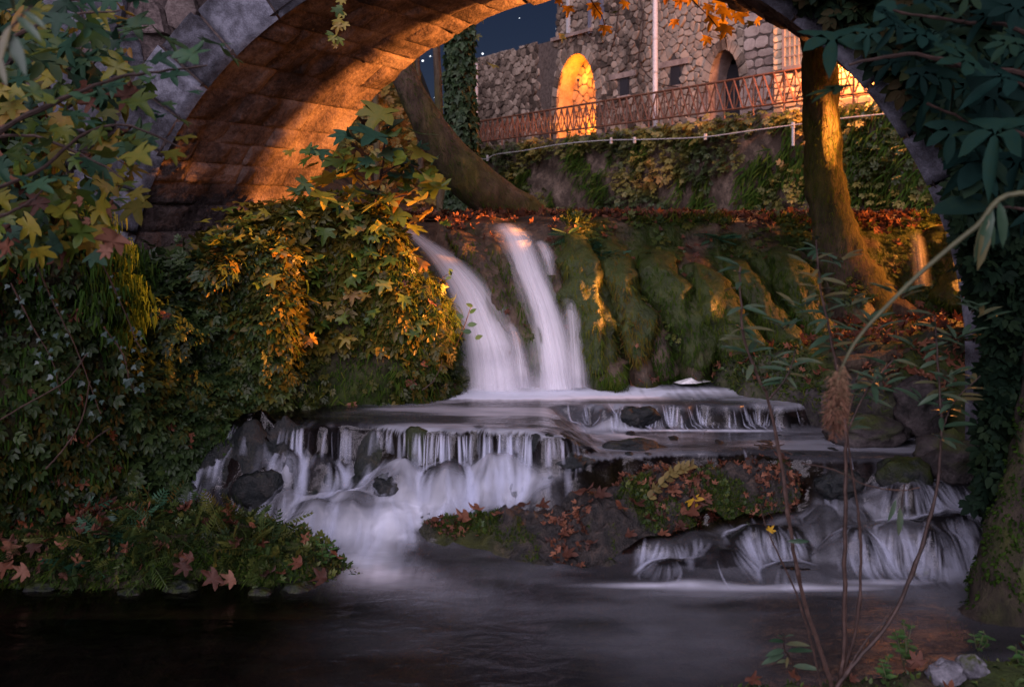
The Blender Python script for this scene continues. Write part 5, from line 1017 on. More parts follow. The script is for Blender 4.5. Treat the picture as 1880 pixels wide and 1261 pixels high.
# trailing ivy strands
for i, (pts, Y, lab) in enumerate((([(130, 360), (165, 440), (200, 510), (232, 580), (250, 625), (262, 645)], 4.55, 'longest pale ivy strand trailing beside the hanging green moss'), ([(60, 470), (100, 560), (140, 640), (170, 720), (185, 760)], 4.5, 'pale ivy strand hanging lowest over the mossy left bank'), ([(190, 600), (225, 650), (238, 700), (248, 720)], 4.6, 'short forked ivy strand hanging over the dark ferns'), ([(20, 520), (60, 600), (95, 660), (110, 720)], 4.45, 'ivy strand along the left edge of the bank'))):
    iv = empty('trailing_ivy', P(*pts[0], Y), lab, 'ivy', 'ivy strands on the left bank'); s_, q = stem(iv, pts, Y, .004, .002, n=40)
    for k in range(2, 40, 2): leaf(iv, 'ivy', q[k] + rj(1, .02)[0], (rng.normal() * .8, -.5, -.6), (rng.normal() * .3, -1, .5), rng.uniform(.018, .04))
for i, (pts, Y) in enumerate((([(0, 770), (60, 735), (120, 700), (160, 650)], 4.4), ([(85, 860), (120, 820), (150, 770), (165, 700)], 4.45), ([(160, 820), (180, 800), (205, 785)], 4.5))):
    b_ = empty('dry_bramble', P(*pts[0], Y), ['bare stem curving out at the left picture edge', 'long bare stem crossing the mossy left bank', 'short bare twig above the ferns on the left bank'][i], 'twig'); stem(b_, pts, Y, .004, .003)

# ------------------------------------------------------------------ low bank in the left foreground
mx_ = np.linspace(-3.6, -.86, 150); my_ = np.linspace(4.72, 5.62, 60); MX, MY = np.meshgrid(mx_, my_, indexing='ij')
frontY = np.interp(mx_, [-3.6, -2.9, -2.2, -1.5, -1.1, -.9], [4.80, 4.80, 4.80, 4.83, 4.90, 5.05])[:, None] + (fbm(mx_ * 3, 2.2, o=4)[:, None] - .5) * .34
backY = np.interp(mx_, [-3.6, -2.2, -1.6, -1.2, -.9], [5.9, 5.6, 5.4, 5.25, 5.12])[:, None]
uu = np.clip((MY - frontY) / (backY - frontY), -1, 2); prof = sstep(-.02, .16, uu) * (1 - sstep(.85, 1.05, uu) * .8)
MZ = -.12 + prof * (np.interp(mx_, [-3.6, -2.4, -1.6, -1.1, -.86], [.36, .34, .30, .24, .08])[:, None] + (fbm(MX * 5, MY * 5, o=4) - .5) * .14)
MV = np.stack([MX, MY, MZ], -1)
tag(put('low_bank', MV.reshape(-1, 3), grid_faces(*MX.shape), M['soil'], smooth=True, attrs={'moss': fbm(MX * 4, MY * 4, o=3) * .8 + .0}, base=(-2, 5, 0)), kind='structure')
def top_scatter(Vg, name, tmpl, n, size, mat, label, cat, yd=(0, -.3, .7), jit=.6, w=None, tint=None, up=0.0):
    pos, nor, k = sample_grid(Vg, n, w); nor = np.where(nor[:, 2:3] < 0, -nor, nor)
    return inst(name, tmpl, pos + nor * up, bases(np.array(yd) + nor * .6 + rj(n, jit), nor + rj(n, .4)), rng.uniform(*size, n), M[mat], tint=tint, label=label, cat=cat)
on = (prof > .5).astype(float)
frontw = (np.abs(uu - .06) < .10).astype(float) * (prof > .08)
top_scatter(MV, 'ground_cover', OVAL, 5200, (.015, .04), 'fern_t', 'small dark green leaves covering the low left bank', 'ground cover', w=on + .3 * (prof > .1), jit=.5)
top_scatter(MV, 'moss_cover', TUFT, 7000, (.015, .035), 'moss_t', 'short moss on the edge of the low left bank', 'moss', w=(prof > .05).astype(float), tint=rng.uniform(.1, .5, 7000))
top_scatter(MV, 'fern_cover', FROND, 420, (.10, .22), 'fern_t', 'dark fern fronds drooping over the low left bank', 'fern', yd=(.1, -.8, .2), w=on * (MX < -1.3), jit=.6)
top_scatter(MV, 'leaf_litter', CURLED[2], 190, (.05, .085), 'brown_t', 'brown plane leaves scattered over the low left bank', 'leaves', yd=(0, -.2, .1), w=on * np.where(MX < -2.3, 3, .6), jit=.8, up=.03)
top_scatter(MV, 'hanging_grass', BLADE, 2600, (.03, .09), 'moss_t', 'dark grass hanging over the water edge of the low bank', 'grass', yd=(.05, -.7, -.35), w=frontw + 1e-6, jit=.4, tint=rng.uniform(.02, .42, 2600))
top_scatter(MV, 'leafy_cover', SPRIG, 1500, (.04, .08), 'fern_t', 'leafy green sprigs covering the low left bank', 'ground cover', yd=(0, -.5, .6), w=on + .6 * frontw, jit=.5)
for x, y, lab in ((135, 965, 'blue-green fern spreading on the left of the low bank'), (190, 1000, 'blue-green fern drooping to the water near the bank middle'), (225, 985, 'blue-green fern between fallen leaves on the low bank'), (160, 1040, 'low fern hanging just over the dark water'), (270, 960, 'fern at the back of the low bank below the ivy')):
    c = PZ(x, y, .17 if y < 1020 else .08); c[1] = max(c[1], 4.84); fe = empty('fern', c, lab, 'fern', 'ferns on the low left bank')
    for k in range(12): a = rng.uniform(0, 2 * pi); leaf(fe, 'frond', c + (0, 0, .02), (cos(a), sin(a) * .7 - .35, rng.uniform(.2, .8)), (rng.normal() * .2, -.3, 1), rng.uniform(.13, .22), 'frond')
def herb(x, y, z, h, lab, nl=16, group='leafy herbs at the water edge', cat='herb', key='herb', Y=None, sz=.045, lean=0):
    c = PZ(x, y, z) if Y is None else P(x, y, Y); he = empty('leafy_herb', c, lab, cat, group)
    for m_ in range(3):
        top = c + np.array([(m_ - 1) * h * .25 + lean, rng.normal() * .03, h * rng.uniform(.75, 1)]); q = spline([c, (c + top) / 2 + rj(1, .01)[0], top], 10); put('stem', *tube(q, np.linspace(.003, .0015, 10), 5), M['greystem'], he)
        for k in range(nl // 3 + 2): f = rng.uniform(.25, 1); p = q[min(9, int(f * 9.5))]; a = k * 2.4 + m_; leaf(he, key, p, (cos(a), sin(a), .25), (0, -.2, 1), sz * rng.uniform(.7, 1.2) * (1.1 - .4 * f))
herb(487, 985, .13, .13, 'upright herb on the low bank below the white foam'); herb(598, 1045, .02, .20, 'bushy herb at the right tip of the low bank', 26); herb(365, 945, .17, .16, 'taller herb at the back of the low bank'); herb(260, 930, .18, .14, 'round leaved herb below the left cascade', 20)
FL = [(400, 1055, .06, 'large pale brown plane leaf at the water edge of the low bank', .12), (430, 1060, .03, 'crumpled leaf beside the large pale one', .10), (345, 1035, .10, 'orange leaf hanging over the middle of the low bank', .11), (355, 1022, .14, 'small orange leaf above the hanging orange one', .08), (300, 990, .18, 'bright orange leaf lying among the ferns', .10), (555, 1032, .08, 'curled red-brown leaf near the tip of the low bank', .10), (600, 1060, .03, 'round orange-brown leaf clump at the tip of the low bank', .12), (440, 1000, .15, 'orange leaf at the back of the tip of the bank', .09), (260, 945, .19, 'small brown leaf below the left cascade', .08), (20, 1000, .17, 'orange-brown leaf at the left picture edge', .12), (40, 985, .18, 'second orange-brown leaf near the left picture edge', .11), (65, 1000, .16, 'pale orange leaf in the leaf pile at left', .11), (10, 1035, .1, 'lowest leaf of the leaf pile at left', .12), (50, 1045, .08, 'pinkish leaf lying by the dark water at left', .10), (30, 1020, .13, 'deep orange leaf in the middle of the leaf pile', .11), (120, 955, .2, 'yellow leaf behind the left fern', .09), (165, 975, .19, 'yellowish leaf beside the left fern', .09)]
for x, y, z, lab, sz in FL:
    o = leaf(None, 'fallen', PZ(x, y, z + .05), (rng.normal(), -.4, -.25), (rng.normal() * .5, -.5, .7), sz * .78, 'fallen_leaf'); tag(o, lab, 'leaf', 'fallen leaves on the low bank')

# ------------------------------------------------------------------ rock islet between the cascades
ix, iy = np.linspace(-.85, 2.15, 230), np.linspace(4.9, 6.15, 110); IX, IY = np.meshgrid(ix, iy, indexing='ij')
SD = sdf(IX + (fbm(IX * 5, IY * 5, o=3) - .5) * .14, IY + (fbm(IX * 5, IY * 5, 9., o=3) - .5) * .14)
rid = np.interp(ix, [-.7, -.3, .2, .7, 1.1, 1.9], [.13, .25, .32, .38, .42, .44])[:, None]
base = np.interp((IY - 5.1) / .8, [0, .25, .6, 1], [.0, .35, .78, 1.]) * rid
IZ = -.06 + np.where(SD > 0, base * sstep(-.05, .18, SD) + .07 * sstep(0, .05, SD) + .03 * sstep(.05, .3, SD), SD * .9) + (fbm(IX * 4, IY * 4, o=5) - .5) * .20 * sstep(-.02, .10, SD) + (fbm(IX * 11, IY * 11, o=4) - .5) * .10 + (np.abs(fbm(IX * 9, IY * 9, 41., o=4) - .5)) * -.22 * sstep(-.02, .1, SD)
IV = np.stack([IX, IY, IZ], -1)
tag(put('rock_islet', IV.reshape(-1, 3), grid_faces(*IX.shape), M['islet'], smooth=True, attrs={'moss': np.clip(fbm(IX * 4, IY * 4, 6., o=4) * 1.5 - .45 + .22 * (1 - sstep(-.2, .3, IX)) * (SD < .2), 0, 1) * (SD > .01)}, base=(.5, 5.5, 0)), 'low wet rock islet strewn with brown leaves between the two lower cascades', 'rock')
isw = (SD > .06).astype(float)
top_scatter(IV, 'ground_cover', SPRIG, 420, (.02, .045), 'fern_t', 'tiny green plants growing in the moss of the rock islet', 'ground cover', yd=(0, -.4, .6), w=isw * sstep(.52, .64, fbm(IX * 4, IY * 4, 6., o=4)) + 1e-6)
top_scatter(IV, 'leaf_litter', CURLED[3], 620, (.018, .045), 'brown_t', 'small brown leaf bits scattered over the rock islet', 'leaves', yd=(0, -.2, 0), w=isw * sstep(.40, .6, fbm(IX * 3, IY * 3, 2., o=3)), jit=.8, up=.012)
mw = isw * sstep(.5, .62, fbm(IX * 4, IY * 4, 6., o=4) + .25 * (1 - sstep(-.4, .2, IX)))
top_scatter(IV, 'moss_cover', TUFT, 9000, (.014, .034), 'moss_t', 'short olive moss in patches on the rock islet', 'moss', w=mw + 1e-6, tint=rng.uniform(.05, .6, 9000), jit=.5)
def islet_pt(px, py):
    lo, best = 9, None
    for Y in np.linspace(4.95, 6.1, 120):
        p = P(px, py, Y); i = int(np.clip((p[0] - ix[0]) / (ix[1] - ix[0]), 0, 229)); j = int(np.clip((Y - iy[0]) / (iy[1] - iy[0]), 0, 109))
        if abs(IZ[i, j] - p[2]) < .02: return np.array([p[0], Y, IZ[i, j]])
        if abs(IZ[i, j] - p[2]) < lo: lo, best = abs(IZ[i, j] - p[2]), np.array([p[0], Y, IZ[i, j]])
    return best
IL = [(805, 958, .10, 'brown leaf on the left point of the islet'), (860, 955, .12, 'red-brown leaf on the low left part of the islet'), (880, 945, .10, 'dark red leaf behind the red-brown one on the islet'), (920, 950, .09, 'curled leaf in the notch of the islet'), (965, 918, .10, 'brown leaf on the left ridge of the islet'), (990, 912, .10, 'leaf on the ridge beside the left ridge leaf'), (1080, 905, .15, 'large red plane leaf on top of the islet'), (1095, 912, .12, 'leaf overlapping the large red plane leaf'), (1140, 935, .10, 'dark leaf below the yellow dried leaf'), (1165, 930, .13, 'broad red leaf beside the yellow dried leaf'), (1185, 960, .10, 'brown leaf in the middle of the islet slope'), (1030, 985, .08, 'pale leaf on the lower islet slope'), (1090, 1006, .08, 'small leaf at the lower right edge of the islet'), (1035, 1022, .11, 'wet red leaf at the foot of the islet'), (1255, 970, .10, 'brown leaf near the right cascade'), (1265, 945, .12, 'dark brown leaf on the right side of the islet'), (1290, 930, .11, 'leaf in the pile on the right of the islet'), (1230, 905, .1, 'brown leaf behind the yellow dried leaf'), (1310, 960, .09, 'orange leaf above the right cascade'), (1150, 985, .08, 'light leaf lying low on the islet'), (1210, 985, .09, 'leaf at the edge where the right cascade starts'), (1440, 845, .1, 'dark leaf at the far right end of the islet')]
for x, y, sz, lab in IL:
    o = leaf(None, 'fallen', islet_pt(x, y) + (0, 0, .03), (rng.normal(), -.6, .05), (rng.normal() * .45, -.35, .9), sz * .80, 'fallen_leaf'); tag(o, lab, 'leaf', 'fallen leaves on the rock islet')
yl = empty('dried_leaf', islet_pt(1225, 905) + (0, 0, .03), 'long yellow dried frond lying on the rock islet', 'leaf')
a_, b_ = islet_pt(1190, 918) + (0, 0, .03), islet_pt(1268, 868) + (0, 0, .06); put('midrib', *tube(spline([a_, (a_ + b_) / 2 + (0, 0, .04), b_], 10), .005, 5), M['greystem'], yl)
for k in range(9):
    f = k / 8; p = a_ + (b_ - a_) * f + (0, 0, .04 * sin(pi * f))
    for sg in (-1, 1): leaf(yl, 'dried', p, (b_ - a_) / np.linalg.norm(b_ - a_) * .9 + np.array([sg * .35, -.3, -sg * .3]), (rng.normal() * .5, -.7, .7), .07 * (1 - .35 * abs(f - .4)))
stk = empty('fallen_stick', islet_pt(1440, 838), 'dark forked stick lying at the back of the islet', 'stick')
for pts in ([(1385, 816), (1420, 822), (1450, 832), (1480, 846)], [(1420, 822), (1440, 815)], [(1450, 832), (1470, 850), (1490, 860)]): stem(stk, pts, 5.85, .006, .003)
yo = leaf(None, 'yellow', islet_pt(1270, 927) + (0, 0, .05), (.3, -.7, -.2), (0, -.8, .6), .07, 'fallen_leaf'); tag(yo, 'small bright yellow leaf in the brown pile on the islet', 'leaf', 'fallen leaves on the rock islet')
# rocks that stand out of the water
def boulder(name, c, r, mat, lab, cat='rock', seed=0, moss=.2, n=46, group=None, rough=.35):
    th, ph = np.meshgrid(np.linspace(0, pi, n // 2 + 1), np.linspace(0, 2 * pi, n + 1), indexing='ij'); d = np.stack([np.sin(th) * np.cos(ph), np.sin(th) * np.sin(ph), np.cos(th)], -1)
    k = 1 + rough * (fbm(d[..., 0] * 1.6 + seed + 9, d[..., 1] * 1.6 + 9, d[..., 2] * 1.6 + 9, 5) - .5) * 2; k = k + .16 * (fbm(d[..., 0] * 5 + seed, d[..., 1] * 5, d[..., 2] * 5, 4) - .5); k[:, -1] = k[:, 0]
    V = c + d * k[..., None] * np.array(r); o = put(name, V.reshape(-1, 3), grid_faces(*th.shape)[:, ::-1], M[mat], smooth=True, attrs={'moss': (fbm(d[..., 0] * 3 + seed, d[..., 1] * 3, d[..., 2] * 3, 4) + moss - .3 + .25 * d[..., 2]).ravel()}); return tag(o, lab, cat, group)
def bpx_(px, py, z): return PZ(px, py, z)
boulder('boulder', bpx_(478, 905, .20), (.15, .11, .14), 'wetrock', 'largest dark boulder standing in the left cascade', seed=1, moss=-.12, rough=.55, group='boulders in the cascades')
boulder('boulder', bpx_(420, 900, .18), (.12, .12, .14), 'wetrock', 'dark boulder close to the left bank in the cascade', seed=2, moss=-.12, rough=.55, group='boulders in the cascades')
boulder('boulder', bpx_(712, 895, .26), (.10, .07, .08), 'wetrock', 'boulder half covered by white water in mid cascade', seed=4, moss=-.12, rough=.55, group='boulders in the cascades')
boulder('boulder', bpx_(1690, 1050, .01), (.07, .05, .035), 'darkrock', 'small flat brown rock in the foam of the right cascade', seed=5, group='boulders in the cascades')
boulder('boulder', bpx_(1055, 850, .40), (.13, .07, .06), 'wetrock', 'dark flat boulder right of the dripping lip', seed=6, moss=-.12, rough=.55, group='boulders in the cascades')
boulder('boulder', bpx_(1170, 765, .53), (.14, .07, .08), 'wetrock', 'wet rock under the small upper step', seed=7, moss=-.12, rough=.55, group='boulders in the cascades')
boulder('boulder', bpx_(1540, 890, .34), (.14, .09, .09), 'wetrock', 'dark rock at the top of the right cascade', seed=8, moss=-.12, rough=.55, group='boulders in the cascades')
boulder('boulder', bpx_(1660, 875, .38), (.16, .12, .12), 'wetrock', 'dark rock right of the oleander stems in the cascade', seed=9, group='boulders in the cascades')
boulder('boulder', bpx_(1165, 825, .43), (.20, .08, .06), 'wetrock', 'flat dark rock just above the islet', seed=10, moss=-.12, rough=.55, group='boulders in the cascades')

# ------------------------------------------------------------------ right bank
rx_, ry_ = np.linspace(1.45, 5.2, 150), np.linspace(6.2, 8.6, 100); RX, RY = np.meshgrid(rx_, ry_, indexing='ij')
fr_ = np.interp(rx_, [1.45, 1.8, 2.2, 2.8, 3.4, 5.2], [7.35, 6.95, 6.62, 6.45, 6.3, 6.2])[:, None] + (fbm(rx_ * 4, 9., o=3)[:, None] - .5) * .2
lf = sstep(1.52, 1.80, RX + (fbm(RY * 4, 3.3, o=3) - .5) * .2)
RZ_ = .1 + sstep(0, .14, RY - fr_) * lf * (.62 + .22 * sstep(.1, .8, RY - fr_) + (fbm(RX * 4, RY * 4, o=4) - .5) * .2) + .12 * np.clip(RX - 2.2, 0, 1)
RBV = np.stack([RX, RY - .10 * sstep(.3, .6, RZ_), RZ_], -1)
tag(put('right_bank', RBV.reshape(-1, 3), grid_faces(*RX.shape), M['darkrock'], smooth=True, attrs={'moss': fbm(RX * 3, RY * 3, o=4) * .8 + .15}, base=(2.5, 7, .4)), kind='structure')
rw_ = sstep(.55, .7, RZ_)
top_scatter(RBV, 'leaf_litter', CURLED[4], 900, (.04, .09), 'brown_t', 'brown leaves lying on the right bank below the tree', 'leaves', yd=(0, -.2, 0), w=rw_ * np.where(RX > 2.6, 1.5, .5), jit=.8, up=.02)
top_scatter(RBV, 'moss_cover', BLADE, 6000, (.03, .07), 'moss_t', 'shaggy moss and grass along the right bank edge', 'moss', yd=(0, -.6, 0), w=sstep(.3, .5, RZ_) * np.where(RX < 2.4, 1.5, .5), tint=rng.uniform(.15, .6, 6000))
top_scatter(RBV, 'ground_cover', OVAL, 1800, (.02, .05), 'fern_t', 'small green plants on the corner of the right bank', 'ground cover', yd=(0, -.4, .5), w=rw_ * (RX < 2.3))
boulder('cut_block', P(1690, 745, 6.35), (.17, .16, .20), 'darkrock', 'squarish dark stone block in the shade under the right bank', 'rock', seed=21, moss=-.2, rough=.6)
boulder('bank_stone', P(1590, 790, 6.2), (.26, .2, .10), 'darkrock', 'flat dark stone at the water edge below the right bank', 'rock', seed=22, moss=.1, rough=.6)
boulder('bank_stone', P(1760, 840, 5.7), (.22, .2, .16), 'darkrock', 'dark rounded stone beside the bridge pier', 'rock', seed=23, moss=.1, rough=.6)
lg = empty('fallen_log', P(1630, 655, 6.95), 'flat fallen log lying along the edge of the right bank', 'log')
put('bark', *tube(pixpath([(1540, 672), (1600, 662), (1670, 652), (1740, 640)], [6.75, 6.8, 6.85, 6.9], 16), np.linspace(.07, .05, 16), 10, rough=.2), M['bark'], lg, smooth=False)
wp = put('plastic_scrap', np.array([P(1235, 702, 7.45), P(1262, 696, 7.5), P(1305, 700, 7.45), P(1280, 704, 7.3), P(1250, 705, 7.3), P(1270, 699, 7.38) + (0, 0, .03)]), [(0, 1, 5), (1, 2, 5), (2, 3, 5), (3, 4, 5), (4, 0, 5)], M['litterwhite']); tag(wp, 'crumpled white plastic scrap at the foot of the mossy ledge', 'litter')

# mossy trunk foot at the right edge, close to the water
mt = empty('mossy_stump', (2.55, 4.6, -.1), 'gnarled mossy trunk foot at the right picture edge by the foam', 'tree')
q = spline([(2.42, 4.52, -.15), (2.50, 4.55, .25), (2.66, 4.62, .75), (2.78, 4.7, 1.2), (2.95, 4.8, 1.9), (3.2, 4.9, 3.0)], 40); wv = np.interp(np.linspace(0, 1, 40), [0, .15, .4, 1], [.21, .13, .10, .09])
V, Fq = tube(q, wv, 16, cap=False, rough=.5, seed=31); put('trunk', V, Fq, M['darkbark'], mt, smooth=True, attrs={'moss': fbm(V[:, 0] * 4, V[:, 1] * 4, V[:, 2] * 3, 4) * 1.3 - .35 + .25 * (V[:, 2] < .45)})
pos, nr = on_tube(V.reshape(40, 16, 3)[:22], 4200); n = len(pos); inst('moss', OVAL, pos, bases(np.array([0, 0, -.8]) + nr * .7 + rj(n, .4), nr + rj(n, .3)), rng.uniform(.012, .03, n) * (fbm(pos[:, 0] * 6, pos[:, 1] * 6, pos[:, 2] * 6, 3) > .43) + 1e-4, M['moss_t'], parent=mt, tint=rng.uniform(.0, .26, n))
boulder('bank_stone', (2.75, 4.55, .0), (.36, .25, .42), 'darkrock', 'dark mossy stone below the trunk foot at the right edge', 'rock', seed=25, moss=.35)
boulder('bank_stone', (2.95, 4.75, .85), (.22, .25, .30), 'greyrock', 'pale grey stone beside the trunk foot at the right edge', 'rock', seed=26, moss=.0)

# ------------------------------------------------------------------ near right corner: stony edge, herbs, oleander
cx_, cy_ = np.linspace(.55, 3.2, 90), np.linspace(2.6, 4.05, 50); CX_, CY_ = np.meshgrid(cx_, cy_, indexing='ij')
edge = np.interp(cx_, [.55, .8, 1.3, 1.7, 2.2, 3.2], [3.55, 3.80, 3.86, 3.90, 3.98, 4.05])[:, None] + (fbm(cx_ * 5, 1.1, o=3)[:, None] - .5) * .10
CZ_ = -.15 + .22 * sstep(.0, .16, edge - CY_) + .05 * sstep(1.4, 2.2, CX_) + (fbm(CX_ * 6, CY_ * 6, o=4) - .5) * .08
CV = np.stack([CX_, CY_, CZ_], -1); tag(put('near_bank', CV.reshape(-1, 3), grid_faces(*CX_.shape), M['soil'], smooth=True, attrs={'moss': fbm(CX_ * 4, CY_ * 4, o=3) + .1}, base=(2, 3.4, 0)), kind='structure')
cw = (CZ_ > 0.0).astype(float)
top_scatter(CV, 'ground_cover', OVAL, 3600, (.012, .035), 'fern_t', 'tiny dark leaves covering the near right bank', 'ground cover', yd=(0, -.3, .5), w=cw)
top_scatter(CV, 'leaf_litter', CURLED[0], 70, (.04, .07), 'brown_t', 'brown leaves on the near right bank', 'leaves', yd=(0, -.2, 0), w=cw, up=.02)
boulder('grey_stone', PZ(1735, 1238, .12), (.075, .06, .05), 'greyrock', 'rough grey stone on the near right bank', 'rock', seed=41, moss=-.3, rough=.5); boulder('grey_stone', PZ(1785, 1225, .13), (.06, .05, .05), 'greyrock', 'smaller mossy grey stone beside the rough grey one', 'rock', seed=42, moss=.1, rough=.4)
herb(1660, 1225, .05, .22, 'bright nettle-like herb behind the grey stones', 26, 'leafy herbs on the near right bank', sz=.05); herb(1625, 1255, .06, .12, 'low herb in front of the bright nettle-like one', 16, 'leafy herbs on the near right bank'); herb(1795, 1195, .08, .10, 'small herb behind the mossy grey stone', 12, 'leafy herbs on the near right bank'); herb(1875, 1225, .1, .14, 'herb cut off by the lower right picture edge', 12, 'leafy herbs on the near right bank')
sd = empty('oleander_seedling', PZ(1470, 1255, .05), 'young oleander shoot with one tuft of grey-green leaves by the near water', 'seedling'); stem(sd, [(1472, 1262), (1455, 1215), (1440, 1190), (1438, 1165)], 3.72, .004, .003)
for x0, y0, x1, y1 in ((1440, 1178, 1405, 1168), (1438, 1172, 1425, 1152), (1438, 1168, 1440, 1148), (1440, 1170, 1462, 1155), (1442, 1182, 1484, 1178), (1445, 1195, 1490, 1188), (1440, 1192, 1400, 1200), (1440, 1200, 1395, 1215), (1446, 1205, 1444, 1228), (1448, 1212, 1418, 1212), (1455, 1222, 1500, 1222)): leaf(sd, 'oleander', P(x0, y0, 3.7), P(x1, y1, 3.62) - P(x0, y0, 3.7), (0, -.6, .8), np.linalg.norm(P(x1, y1, 3.7) - P(x0, y0, 3.7)) * 1.15)
fo_ = leaf(None, 'fallen', PZ(1378, 1245, .08), (.3, -.6, 0), (0, -.6, .8), .06, 'fallen_leaf'); tag(fo_, 'single orange leaf on the near bank left of the oleander', 'leaf')
ole = empty('oleander_shrub', PZ(1540, 1258, .03), 'tall thin oleander shrub with bare reddish stems in the right foreground', 'shrub')
STEMS = [([(1528, 1262), (1505, 1190), (1478, 1110), (1462, 1040), (1448, 950), (1437, 870), (1412, 740), (1395, 700), (1366, 620), (1360, 545), (1358, 490)], 3.62, .0125, .004), ([(1540, 1262), (1550, 1180), (1551, 1000), (1553, 860), (1549, 740), (1525, 620), (1508, 540), (1498, 440)], 3.66, .013, .004), ([(1548, 1240), (1572, 1150), (1580, 1060), (1578, 960), (1562, 850), (1556, 770), (1575, 690)], 3.72, .009, .003), ([(1535, 1262), (1570, 1215), (1630, 1145), (1672, 1060), (1702, 970), (1722, 880), (1728, 780), (1722, 680), (1716, 580)], 3.6, .012, .004), ([(1508, 1262), (1492, 1190), (1462, 1090), (1430, 1020), (1408, 970), (1395, 925)], 3.55, .006, .003), ([(1552, 1235), (1590, 1175), (1622, 1140), (1638, 1112)], 3.6, .005, .003), ([(1472, 850), (1530, 862), (1590, 890), (1650, 900), (1690, 895)], 3.66, .004, .002), ([(1410, 735), (1445, 690), (1462, 640)], 3.6, .005, .003), ([(1727, 800), (1750, 740), (1800, 690)], 3.6, .004, .002), ([(1552, 800), (1590, 720), (1640, 660)], 3.68, .005, .003), ([(1660, 890), (1655, 930), (1652, 965)], 3.66, .003, .002)]
tips = []
for pts, Y, r0, r1 in STEMS:
    s_, q = stem(ole, pts, Y, r0 * .8, r1 * .8, n=40); tips.append(q)
def whorl(parent, c, n, size, up=(0, 0, .6), key='oleander', spread=1.0):
    for k in range(n): a = k * 2.4 + rng.uniform(0, 1); leaf(parent, key, c + rj(1, .015)[0], np.array([cos(a) * spread, sin(a) * spread * .8, 0]) + up, (rng.normal() * .2, -.3, 1), size * rng.uniform(.75, 1.15))
for qi, lo, cnt in ((0, 29, 26), (1, 27, 34), (2, 30, 20), (3, 28, 34), (7, 14, 16), (8, 14, 16), (9, 14, 22)):
    q = tips[qi]
    for k in range(cnt): j = rng.integers(lo, 40); a = rng.uniform(0, 2 * pi); leaf(ole, 'oleander', q[j], (cos(a), sin(a) * .8, rng.uniform(-.3, .6)), (rng.normal() * .3, -.4, .9), rng.uniform(.07, .13))
for px, py in ((1545, 480), (1470, 560), (1600, 600), (1560, 560), (1650, 540), (1440, 600), (1620, 700), (1680, 640), (1760, 620), (1800, 580), (1560, 640), (1700, 740), (1740, 700), (1480, 480)): whorl(ole, P(px, py, 3.65 + rng.uniform(-.2, .3)), 7, .11)
leaf(ole, 'oleander', P(1652, 930, 3.6), (.0, -.1, -1), (0, -1, .2), .12); leaf(ole, 'oleander', P(1645, 915, 3.6), (-.3, -.1, -1), (0, -1, .2), .10); leaf(ole, 'yellow', P(1412, 975, 3.5), (.3, -.2, .5), (0, -1, .2), .03); leaf(ole, 'oleander', P(1445, 993, 3.5), (1, -.1, .02), (0, -1, .3), .09)
# reed plume arching in from the right
rd = empty('reed_plume', (2.1, 2.35, 0), 'arching pale reed stalk with a hanging fluffy brown seed head', 'reed')
rp = np.concatenate([[(2.15, 2.3, -.1), (2.2, 2.35, 1.1), (1.85, 2.45, 1.95)], [P(x, y, Y) for x, y, Y in ((1880, 355, 2.55), (1790, 418, 2.58), (1700, 492, 2.6), (1630, 560, 2.6), (1580, 615, 2.6), (1550, 665, 2.6), (1534, 715, 2.6))]])
put('stalk', *tube(spline(rp, 60), np.concatenate([np.full(20, .008), np.linspace(.008, .0035, 40)]), 7), M['greystem'], rd)
ax_ = spline([P(1545, 690, 2.6), P(1536, 735, 2.6), P(1530, 785, 2.6)], 20); pk = rng.integers(0, 20, 1500); rr_ = np.interp(pk, [0, 5, 12, 19], [.010, .026, .034, .016]); aa_ = rng.uniform(0, 2 * pi, 1500); dd_ = rr_ * np.sqrt(rng.random(1500))
pp = ax_[pk] + np.column_stack([np.cos(aa_) * dd_, np.sin(aa_) * dd_, rng.normal(size=1500) * .02])
inst('seed_head', TUFT, pp, bases(np.column_stack([np.cos(aa_), np.sin(aa_), -np.ones(1500)]) + rj(1500, .4), rj(1500, 1)), rng.uniform(.007, .026, 1500) * np.ones(1500), M['plume'], parent=rd, tint=np.clip(1 - pk / 22 + rng.normal(size=1500) * .15, 0, 1))
for k in range(10): p = spline(rp, 60)[rng.integers(14, 26)]; leaf(rd, 'oleander', p, (rng.normal() * .3, -.1, -1), (0, -1, .2), rng.uniform(.09, .17))

